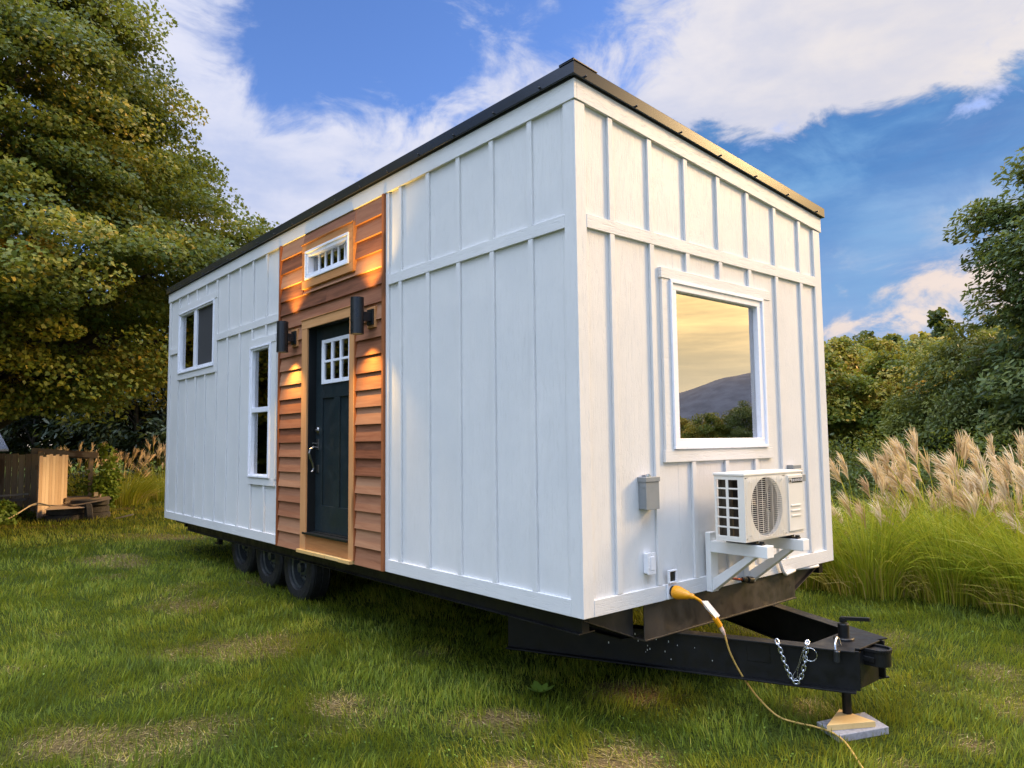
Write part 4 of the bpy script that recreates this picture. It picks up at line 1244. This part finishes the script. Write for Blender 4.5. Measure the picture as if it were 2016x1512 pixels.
protoA = tree('woodland_tree', (-11.6, 27.5, -.75), 'x', PROF, 150, 240, .66, .36, .155, LEAF_LOBE, 'mid_leaf', 41, trunk_r=.12, shell=.4, base_t=.66, rough=.35, limbs=30)
protoB = tree('woodland_tree', (-10.3, 30.3, -.75), 'x', PROF, 150, 240, .66, .36, .155, LEAF_LOBE, 'mid_leaf', 42, trunk_r=.12, shell=.4, base_t=.50, rough=.35, limbs=30)
protoC = tree('woodland_tree', (-7.0, 25.1, -.75), 'x', PROF, 150, 240, .66, .36, .17, LEAF_OVAL, 'dark_leaf', 43, trunk_r=.12, shell=.4, base_t=.62, rough=.35, limbs=30)
WOOD = 'trees at the edge of the wood'
spots = [  # azimuth, distance, proto, scale, label
    (117.6, 27, protoB, 0.80, 'green woodland tree half hidden behind the edge of the house'),
    (115.2, 30, protoA, 0.86, 'yellow green woodland tree just right of the house edge'),
    (113.0, 34, protoA, 0.92, 'golden tinged woodland tree in the middle of the wood edge'),
    (111.2, 28, protoB, 0.77, 'mid green woodland tree in front of the golden one'),
    (109.2, 33, protoA, 0.84, 'yellow woodland tree between the green ones and the tall right-hand tree'),
    (107.4, 24, protoC, 0.77, 'dark woodland tree beside the tall tree at the right'),
    (104.6, 26, protoB, 0.84, 'green woodland tree behind the drooping leaves of the tall tree'),
    (101.5, 24, protoC, 0.84, 'dark woodland tree at the far right behind the tall tree'),
    (114.0, 42, protoC, 1.09, 'dark tall woodland tree in the second row near the house'),
    (110.4, 44, protoB, 1.11, 'green tall woodland tree in the second row'),
    (106.3, 40, protoC, 1.05, 'dark tall woodland tree in the second row by the tall right tree'),
]
M['deep_leaf'] = leaf_mat('deep_shade_leaves', [(0.0, (0.006, 0.016, 0.010)), (0.5, (0.016, 0.032, 0.016)), (1.0, (0.05, 0.07, 0.02))], 0.2)  # deep shade put into the leaf colour of the background growth
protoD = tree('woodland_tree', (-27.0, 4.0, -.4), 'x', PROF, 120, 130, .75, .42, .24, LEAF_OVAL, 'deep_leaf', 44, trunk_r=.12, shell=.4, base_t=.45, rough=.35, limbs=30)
used = set()
for i, (a, d, p, s, lab) in enumerate(spots):
    x, y = 3.08 + d * math.cos(R(a)), -3.17 + d * math.sin(R(a))
    o = p if p not in used else None
    if o is None:
        o = copy_tree(p, (x, y, gl_(x, y)), i * 1.3, s)
    else:
        used.add(p); o.location = (x, y, gl_(x, y)); o.rotation_euler = (0, 0, i * 1.3); o.scale = (s, s, s)
    tag(o, lab, 'tree', WOOD)
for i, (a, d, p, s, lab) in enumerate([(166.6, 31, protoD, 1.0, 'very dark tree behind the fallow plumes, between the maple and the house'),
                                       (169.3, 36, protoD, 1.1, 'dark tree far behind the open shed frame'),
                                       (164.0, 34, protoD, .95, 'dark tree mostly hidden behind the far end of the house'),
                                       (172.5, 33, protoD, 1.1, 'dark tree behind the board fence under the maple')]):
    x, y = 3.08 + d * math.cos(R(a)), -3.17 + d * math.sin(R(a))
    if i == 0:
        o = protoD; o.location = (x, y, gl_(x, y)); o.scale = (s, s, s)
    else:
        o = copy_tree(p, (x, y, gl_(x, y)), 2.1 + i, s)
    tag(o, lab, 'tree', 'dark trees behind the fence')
# trees outside the frame that the panes mirror
for i, (x, y, p, s, lab) in enumerate([(-21.0, -5.6, protoA, 1.7, 'tall yellowing tree left of the lawn, mirrored in the left window'), (-17.5, -6.6, protoB, 1.7, 'tall green tree left of the lawn, mirrored in the tall window'),
                                       (-15.2, -8.8, protoB, 1.8, 'broad green tree beyond the lawn, mirrored in the door panes'), (-12.5, -11.0, protoC, 1.9, 'dark tree beyond the lawn, farther from the maple'), (-7.5, -16.0, protoB, 2.0, 'green tree standing opposite the door'),
                                       (37.3, 50.9, protoA, .78, 'golden tree mirrored in the picture window'), (32.8, 48.9, protoB, .80, 'rounded tree mirrored at the right of the picture window'), (41.7, 50.4, protoB, .5, 'small tree mirrored at the left of the picture window'), (30.3, 50.3, protoC, .9, 'dark tree beyond the mirrored ones')]):
    tag(copy_tree(p, (x, y, gl_(x, y)), 1.7 * i, s), lab, 'tree', 'trees mirrored in the panes')
# wooded hillside: single crowns, one mesh each
fr_ = np.random.default_rng(77)
fars = []
for k in range(3):
    P, nrm, tip, t, cc = crown_points([(.6, 1.9), (2.5, 2.8), (5.0, 2.4), (6.8, 1.3), (8.0, .3)], 60, 34, 1.1, .7, .45, np.random.default_rng(50 + k), base_t=(.45, .35, .58)[k], rough=.4)
    o = big_mesh('hillside_tree', leaves(P, nrm, tip, .62 * fr_.uniform(.7, 1.3, len(P)), LEAF_MAPLE).astype(np.float32), 10, M[('dark_leaf', 'dark_leaf', 'mid_leaf')[k]], t)
    fars.append(o)
cnt = 0
for k in range(46):
    a = fr_.uniform(104.5, 118.5); d = fr_.uniform(74, 128)
    if k < 14: a = 105 + k * 1.0; d = 106 + 6 * math.sin(k * 2.1)
    x, y = 3.08 + d * math.cos(R(a)), -3.17 + d * math.sin(R(a))
    p = fars[k % 3]
    o = p if k < 3 else p.copy()
    if k >= 3: COL.objects.link(o)
    s = fr_.uniform(.75, 1.15)
    o.location = (x, y, float(hill_z(x, y)) - 1.9); o.rotation_euler = (0, 0, k * 1.1); o.scale = (s, s, s * fr_.uniform(.9, 1.15))
    tag(o, 'round green tree crown on the wooded hill beyond the wood edge', 'tree', 'tree crowns on the wooded hill')
# undergrowth in front of the wood
for i, (a, d, rad, h, mt, lab) in enumerate([(116.8, 19, 1.5, 1.3, 'dark_leaf', 'dark bush right behind the house edge'), (113.6, 19.5, 1.6, 1.5, 'mid_leaf', 'green bush behind the leftmost plumes'),
                                             (110.6, 19, 1.6, 1.4, 'dark_leaf', 'dark bush behind the thickest plumes'), (107.6, 18, 1.5, 1.6, 'mid_leaf', 'leafy bush left of the tall tree trunk'),
                                             (104.2, 16.5, 1.6, 1.4, 'dark_leaf', 'dark bush under the tall right-hand tree'), (100.8, 17, 1.5, 1.4, 'mid_leaf', 'green bush at the right end of the undergrowth')]):
    x, y = 3.08 + d * math.cos(R(a)), -3.17 + d * math.sin(R(a))
    shrub('bush', (x, y, gl_(x, y)), lab, rad, h, 6000, .085, mt, 60 + i, group='undergrowth before the wood', base_t=.42)

# ------------------------------------------------------------------ tall plumed grass
WIND = np.array([-.75, .35, 0.0])


def plume_grass(loc, label, seed, nblade=520, nstem=30, hb=1.15, hs=1.75, rad=.38, lean=1.0, group='clumps of tall plumed grass'):
    r = np.random.default_rng(seed)
    root = empty('plume_grass', loc, label, 'ornamental grass', group)
    def arcs(n, H, S, bend, R0):
        ph = r.uniform(0, 2 * math.pi, n); r0 = R0 * np.sqrt(r.random(n))
        o = np.stack([np.cos(ph), np.sin(ph), np.zeros(n)], -1)
        h = H * r.uniform(.62, 1.1, n)
        b = bend * r.uniform(.35, 1.35, n)
        d = o * b[:, None] + WIND[None] * (lean * .22 * r.uniform(.3, 1.4, n))[:, None] + r.normal(0, .06, (n, 3))
        d[:, 2] = 0
        s = np.linspace(0, 1, S)
        hor = np.linalg.norm(d, axis=1)
        cur = (o * r0[:, None])[:, None] + d[:, None] * (s ** 1.9)[None, :, None]
        cur[:, :, 2] = h[:, None] * (s[None] - .38 * np.clip(hor / h, 0, 1.1)[:, None] * s[None] ** 3.2)
        return cur, o, h
    cur, o, h = arcs(nblade, hb, 7, .80, rad)
    tap = np.array([.8, 1, 1, .9, .72, .45, .08])
    side = unit(np.cross(unit(cur[:, 3] - cur[:, 0]), r.normal(0, 1, (nblade, 3))))
    t = np.clip(.50 + r.normal(0, .15, nblade) + .25 * (r.random(nblade) < .06), 0, .95)
    strips('blade', cur, tap[None] * (.0105 * r.uniform(.6, 1.3, nblade))[:, None], side, M['reed'], t, root, WL[root])['kind'] = 'stuff'
    # dry stubble at the foot
    nd = nblade // 3
    c2, o2, h2 = arcs(nd, .5, 4, .42, rad * 1.1)
    strips('dry_stubble', c2, np.array([1, 1, .8, .2])[None] * .008 * np.ones((nd, 1)), unit(np.cross(unit(c2[:, 2] - c2[:, 0]), r.normal(0, 1, (nd, 3)))), M['reed'], np.clip(r.normal(.9, .08, nd), 0, 1), root, WL[root])['kind'] = 'stuff'
    cs, os_, hs_ = arcs(nstem, hs, 8, .30, rad * .7)
    strips('stem', cs, np.full((nstem, 8), .006), unit(np.cross(unit(cs[:, 4] - cs[:, 0]), r.normal(0, 1, (nstem, 3)))), M['reed'], np.full(nstem, .72), root, WL[root])['kind'] = 'stuff'
    nf = 38; S = 5
    k = np.repeat(np.arange(nstem), nf); N = len(k)
    tipd = unit(cs[k, -1] - cs[k, -3]); top = cs[k, -1]
    u = r.random(N)
    start = top - tipd * (.16 * (1 - u))[:, None]
    sway = unit(WIND)[None] * (r.uniform(.25, .9, nstem)[k] * lean)[:, None]
    fan = unit(tipd + sway * .5 + r.normal(0, .16, (N, 3)))
    ln = r.uniform(.16, .27, N) * r.uniform(.85, 1.15, nstem)[k]
    s = np.linspace(0, 1, S)
    cp = start[:, None] + fan[:, None] * (ln[:, None] * s[None])[..., None] + (sway[:, None] * .06 * (s ** 2)[None, :, None]) + np.array([0, 0, -1.0])[None, None] * (.05 * s ** 2.2)[None, :, None] * r.uniform(.3, 1.6, N)[:, None, None]
    tt = np.clip(r.normal(.55, .16, nstem)[k] + r.normal(0, .1, N), 0, 1)
    strips('plume', cp, np.array([.5, 1, 1, .8, .15])[None] * (.0095 * r.uniform(.6, 1.3, N))[:, None], unit(np.cross(fan, r.normal(0, 1, (N, 3)))), M['plume'], tt, root, WL[root])['kind'] = 'stuff'
    return root


PG = [(-1.55, 5.2, 23, 1.20, 1.32, 'plumed grass clump nearest the house wall, leaning left'), (-.75, 5.35, 28, 1.25, 1.45, 'second plumed grass clump from the house, with pinkish plumes'),
      (-.05, 5.75, 37, 1.25, 1.55, 'thickest clump of pale plumes in the row'), (.62, 5.85, 33, 1.25, 1.55, 'plumed grass clump just right of the thickest one'),
      (1.25, 5.75, 23, 1.20, 1.50, 'plumed grass clump with upright plumes near the right edge'), (1.85, 5.6, 22, 1.14, 1.50, 'rightmost plumed grass clump cut by the right edge'),
      (-.45, 6.5, 31, 1.30, 1.65, 'plumed grass clump in the back row, left'), (.45, 6.8, 28, 1.30, 1.68, 'plumed grass clump in the back row, middle'), (1.45, 6.7, 23, 1.25, 1.68, 'plumed grass clump in the back row, right')]
for i, (x, y, ns, hb, hs, lab) in enumerate(PG):
    plume_grass((x, y, gl_(x, y)), lab, 100 + i, 760, ns, hb, hs, .46, lean=1.15 - .13 * i)
plume_grass((-16.9, 1.35, gl_(-16.9, 1.35)), 'distant plumed grass clump beside the open shed frame', 120, 480, 34, 1.0, 1.25, .5, 1.2, 'distant plumed grass by the fence')
plume_grass((-17.6, 2.45, gl_(-17.6, 2.45)), 'distant plumed grass clump against the far corner of the house', 121, 480, 36, 1.0, 1.45, .5, .8, 'distant plumed grass by the fence')
plume_grass((-18.6, .8, gl_(-18.6, .8)), 'distant plumed grass clump seen through the shed frame', 122, 380, 24, 1.0, 1.35, .5, .9, 'distant plumed grass by the fence')

# ------------------------------------------------------------------ fence, board panel, tyres and odds and ends at the left
def fence_run(name, a, b, h, bw, label, cat, mat_, seed, gap=.012, rs=1):
    r = random.Random(seed)
    a = Vector(a); b = Vector(b); d = (b - a); n = int(d.length / bw); root = empty(name, (a.x, a.y, gl_(a.x, a.y)), label, cat)
    m = MB(); d2 = d.normalized(); nrm = Vector((-d2.y, d2.x, 0))
    for k in range(n):
        p = a + d2 * (k * bw + bw / 2); zb = gl_(p.x, p.y) - .03
        hh = h + r.uniform(-.035, .035)
        m.beam((p.x, p.y, zb), (p.x + r.uniform(-.006, .006), p.y, zb + hh), .02, bw - gap * r.uniform(.7, 1.4), up=tuple(d2), t=r.uniform(.05, 1))
    m.build('board', mat_, root, bevel=.002)
    m = MB()
    for q in (.22, .8):
        za = gl_(a.x, a.y) + h * q; zb = gl_(b.x, b.y) + h * q
        m.beam(Vector((a.x, a.y, za)) + nrm * .04 * rs, Vector((b.x, b.y, zb)) + nrm * .04 * rs, .04, .09)
    m.build('rail', M['fence_wood'], root)
    return root


fence_run('board_fence', (-17.4, -3.6, 0), (-15.75, -.35, 0), 1.32, .125, 'brown weathered vertical board fence under the maple boughs', 'fence', M['fence_wood'], 4)
fence_run('wooden_screen', (-14.35, -.78, 0), (-15.7, -.02, 0), 1.30, .16, 'sunlit pale wooden screen of vertical boards beside the tyre stack', 'wooden screen', M['panel_wood'], 9, gap=.006)
sh = empty('shed_frame', (-16.0, .45, -.39), 'old post and beam of an open shed frame behind the pale board panel', 'shed frame')
m = MB(); m.box(-16.05, -15.96, .41, .50, -.42, .78, .4); m.box(-16.3, -16.22, -.55, -.47, -.42, .95, .7); m.build('post', M['fence_wood'], sh, bevel=.004)
m = MB(); m.beam((-16.35, -.65, .96), (-15.9, .58, .84), .07, .13, t=.6); m.beam((-17.2, -.4, .93), (-16.0, .46, .80), .06, .11, t=.3); m.build('beam', M['old_wood'], sh, bevel=.004)
pb = empty('planter_box', (-15.5, .2, -.39), 'brown timber planter box standing behind the tyres', 'planter box')
m = MB()
for k in range(2):
    m.box(-15.45, -15.41, -.12, .48, -.40 + .17 * k, -.235 + .17 * k, .3 + .4 * k); m.box(-16.0, -15.96, -.12, .48, -.40 + .17 * k, -.235 + .17 * k, .2); m.box(-15.96, -15.45, -.12, -.08, -.40 + .17 * k, -.235 + .17 * k, .6)
m.build('side_board', M['old_wood'], pb, bevel=.003)
m = MB(); m.beam((-15.38, .44, -.38), (-15.46, .56, -.02), .05, .03, t=.9); m.box(-15.43, -15.38, .42, .50, -.06, .03, .95); m.build('stake', M['old_wood'], pb, bevel=.002)
tb = empty('low_rail', (-15.3, -1.1, -.40), 'low wooden rail with one leaning post in front of the dark fence', 'rail')
m = MB(); m.beam((-15.35, -2.2, .02), (-15.25, -.82, .07), .03, .04, t=.8); m.beam((-15.4, -2.2, -.09), (-15.28, -.84, -.04), .03, .05, t=.3); m.build('rail', M['old_wood'], tb, bevel=.002)
m = MB(); m.beam((-15.26, -.80, -.42), (-15.24, -.80, .0), .03, .035, t=.7); m.beam((-15.25, -.83, .02), (-15.25, -.83, .13), .04, .05, t=.9); m.build('post', M['old_wood'], tb, bevel=.002)
def old_tyre(c, ax, label):
    a = MB(); h = .064
    prof = [(.19, -h * .8), (.22, -h), (.30, -h), (.345, -h * .75)] + [q for k in range(5) for q in ((.35, -h * .7 + k * .018), (.35, -h * .7 + k * .018 + .012), (.342, -h * .7 + k * .018 + .013), (.342, -h * .7 + k * .018 + .017))]
    prof += [(.345, h * .78), (.30, h), (.22, h), (.19, h * .8), (.17, 0)]
    a.lathe(prof + [(.19, -h * .8)], (0, 0, 0), ax, 36, cap=False)
    o = a.build('old_tyre', M['old_rubber'], None)
    o.location = c; tag(o, label, 'tyre', 'old tyres by the board panel')
    return o


zt = -.42 + .064
for c, ax, lab in (((-13.95, -.36, zt), (0, 0, 1), 'lowest tyre under the tan plywood sheet'), ((-13.98, -.33, zt + .129), (.02, 0, 1), 'upper tyre under the tan plywood sheet'),
                   ((-13.42, -.02, -.07), (.08, 1.0, .06), 'tyre standing on edge between the two stacks'),
                   ((-14.05, .12, zt), (0, 0, 1), 'bottom tyre of the three-high stack'), ((-14.07, .10, zt + .129), (.02, .01, 1), 'middle tyre of the three-high stack'), ((-14.04, .09, zt + .258), (-.03, .02, 1), 'top tyre of the three-high stack'),
                   ((-14.55, -.25, zt), (0, 0, 1), 'tyre at the back beside the board panel')):
    if lab.startswith('tyre standing'):
        c = (c[0] - .08, c[1], -.42 + .15)
        old_tyre(c, ax, lab).scale = (.55, .9, .55)
        continue
    old_tyre(c, ax, lab)
m = MB(); m.hexa([(-13.45, -.78, -.160), (-13.40, -.12, -.155), (-14.25, .20, -.140), (-14.45, -.50, -.145), (-13.45, -.78, -.145), (-13.40, -.12, -.140), (-14.25, .20, -.125), (-14.45, -.50, -.130)], .5)
tag(m.build('plywood_sheet', M['panel_wood'], None), 'tan plywood sheet lying on the two-high tyre stack', 'plywood')
m = MB(); m.hexa([(-13.62, -.28, -.125), (-13.45, .36, -.022), (-14.35, .50, -.018), (-14.5, -.30, -.110), (-13.62, -.28, -.111), (-13.45, .36, -.008), (-14.35, .50, -.004), (-14.5, -.30, -.096)], .9)
tag(m.build('plywood_sheet', M['old_wood'], None), 'grey plywood sheet sloping down from the three-high tyre stack', 'plywood')
m = MB(); m.beam((-13.35, .42, -.40), (-13.25, .72, -.33), .05, .025, t=.9)
tag(m.build('loose_board', M['old_wood'], None), 'short pale board leaning at the foot of the tyre stack', 'board')
m = MB(); m.tube(smooth_path([(-13.3, -2.2, -.36), (-13.7, -1.55, -.36), (-13.9, -1.25, -.28), (-14.2, -.95, -.13), (-14.25, -.82, -.10), (-14.2, -.60, -.12), (-13.9, -.40, -.15)], 8), .014, 6)
m.tube(smooth_path([(-14.2, -.96, -.12), (-14.25, -.80, -.07), (-14.15, -.70, -.09), (-14.0, -.60, -.13)], 6), .012, 6)
tag(m.build('rope', M['rope'], None, smooth=True), 'pale rope running from the board panel down to the grass', 'rope')
shrub('vine', (-16.0, .68, -.40), 'bright leafy vine hanging on the right end of the shed beam', .34, 1.28, 1700, .085, 'weed', 81, 'vine', base_t=.55, shape=LEAF_MAPLE)
shrub('weed_bush', (-13.9, -1.75, -.40), 'low leafy weeds in front of the dark fence at the left edge', .55, .46, 1500, .075, 'weed', 82, 'weeds', base_t=.45, shape=LEAF_MAPLE)
shrub('weed_bush', (-14.7, -1.35, -.40), 'second patch of weeds below the low wooden rail', .38, .36, 900, .07, 'weed', 83, 'weeds', base_t=.3, shape=LEAF_MAPLE)
shrub('bush', (-18.5, .1, -.38), 'dark bush seen through the open shed frame', .8, 1.3, 1700, .10, 'deep_leaf', 84, base_t=.5)
shed = empty('metal_shed', (-21.5, -2.6, -.33), 'grey metal shed roof glimpsed through the maple leaves', 'shed')
m = MB(); m.box(-23.2, -20.2, -4.2, -.9, -.4, .95); m.build('wall', M['fence_wood'], shed)
m = MB(); m.prism([(-19.9, -4.4, .95), (-23.5, -4.4, 1.75), (-23.5, -4.4, 1.80), (-19.9, -4.4, 1.0)], (0, 3.7, 0)); m.build('roof', M['chain'], shed)
# a broad-leaved weed in the lawn
wd = empty('lawn_weed', (-.77, .35, gl_(-.77, .35)), 'broad-leaved weed growing in the lawn below the drawbar', 'weed')
vs = []; r = np.random.default_rng(8); LB = np.array([(0, 0), (.22, .25), (.27, .55), (.12, .9), (0, 1.0), (-.12, .9), (-.27, .55), (-.22, .25)])
P = np.zeros((11, 3)); ph = np.arange(11) * 2.4
tip = np.stack([np.cos(ph), np.sin(ph), .25 + .5 * r.random(11)], -1); nn = np.stack([-np.cos(ph) * .5, -np.sin(ph) * .5, np.ones(11)], -1)
P[:, 2] = .015
big_mesh('leaf', leaves(P, nn, tip, .115 * r.uniform(.6, 1.1, 11), LB).astype(np.float32), 8, M['weed'], r.uniform(.3, .7, 11), wd, WL[wd])

# ------------------------------------------------------------------ the mown grass itself
def lawn():
    r = np.random.default_rng(5)
    cx, cy = 3.08, -3.17
    a0, a1 = R(79), R(203)
    def radii(n, lo, hi, p):      # area density falling with r**-p
        u = r.random(n); e = 2 - p
        return (lo ** e + u * (hi ** e - lo ** e)) ** (1 / e)
    rr = np.concatenate([radii(170000, 3.2, 7, 0), radii(400000, 7, 34, 2.6)])
    aa = r.uniform(a0, a1, len(rr))
    x = cx + rr * np.cos(aa); y = cy + rr * np.sin(aa)
    # tufts: pull the roots a little together
    x += .05 * (vn(x, y, .11, 20) - .5); y += .05 * (vn(x, y, .11, 21) - .5)
    keep = ~((np.abs(x - .86) < .14) & (np.abs(y - 1.47) < .20))
    keep &= ~((y > 8.2) & (x < 6) & (x > -9) & (r.random(len(x)) < .5))
    for wx in (-4.28, -5.06, -5.85):
        keep &= ~((np.abs(x - wx) < .16) & (np.abs(y - .27) < .10))
    keep &= r.random(len(x)) < .30 + 1.0 * vn(x, y, .17, 28) ** .8
    x, y, rr = x[keep], y[keep], rr[keep]; n = len(x)
    d = dry(x, y); isdry = r.random(n) < d * .9
    k = np.maximum(1, rr / 7.0)
    H = (.024 + .036 * vn(x, y, .5, 22) ** 1.5 + .030 * vn(x, y, .15, 23)) * r.uniform(.55, 1.35, n) * k ** .25
    H = np.where(isdry, H * .8, H)
    big = vn(x, y, .8, 24) * 2 * math.pi * 1.5
    ph = big + r.normal(0, 1.1, n)
    lean = np.where(isdry, r.uniform(.8, 2.2, n), r.uniform(.15, .95, n)) * H
    S = 3; s = np.array([0, .55, 1.0])
    cur = np.zeros((n, S, 3), np.float32)
    cur[:, :, 0] = x[:, None] + (np.cos(ph) * lean)[:, None] * s[None] ** 1.6
    cur[:, :, 1] = y[:, None] + (np.sin(ph) * lean)[:, None] * s[None] ** 1.6
    fl = np.where(isdry, .35, 1.0) * H
    cur[:, :, 2] = (gz(x, y) - .004)[:, None] + fl[:, None] * s[None] ** .85
    w = (.0046 * r.uniform(.6, 1.35, n) * k ** .85)[:, None] * np.array([1, .85, .12])[None]
    sa = ph + math.pi / 2 + r.normal(0, .5, n)
    side = np.stack([np.cos(sa), np.sin(sa), np.zeros(n)], -1)
    t = .375 + .15 * sstep(-6.0, -9.5, x) + .26 * (vn(x, y, 1.9, 25) - .45) + .30 * (vn(x, y, .33, 26) - .5) + .18 * (vn(x, y, .12, 27) - .5) + r.normal(0, .12, n)  # far-left blades tinted yellower, standing in for sunlight on that lawn
    t = np.where(r.random(n) < .035, t + .3, t)
    t = np.clip(t, .03, .72)
    t = np.where(isdry, np.clip(.86 + r.normal(0, .09, n), .7, 1.0), t)
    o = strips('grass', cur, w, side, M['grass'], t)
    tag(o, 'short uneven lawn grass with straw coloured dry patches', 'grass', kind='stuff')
lawn()


def clover():
    r = np.random.default_rng(15)
    n = 9000
    a = r.uniform(R(88), R(190), n); d = 4.2 + 16 * r.random(n) ** 1.3
    x = 3.08 + d * np.cos(a); y = -3.17 + d * np.sin(a)
    k = vn(x, y, .9, 31) > .52
    x, y, d = x[k], y[k], d[k]; n = len(x)
    x += r.normal(0, .02, n); y += r.normal(0, .02, n)
    P = np.stack([x, y, gz(x, y) + r.uniform(.012, .04, n)], -1)
    nn = np.array([0, 0, 1.0]) + r.normal(0, .35, (n, 3)); tp = r.normal(0, 1, (n, 3))
    sz = r.uniform(.008, .019, n) * np.maximum(1, d / 7)
    o = big_mesh('clover', leaves(P, nn, tp, sz, np.array([(0, -.5), (.38, -.2), (.42, .2), (0, .42), (-.42, .2), (-.38, -.2)])).astype(np.float32), 6, M['weed'], np.clip(r.normal(.5, .25, n), 0, 1))
    tag(o, 'low clover and small round weeds mixed into the lawn', 'clover', kind='stuff')


clover()
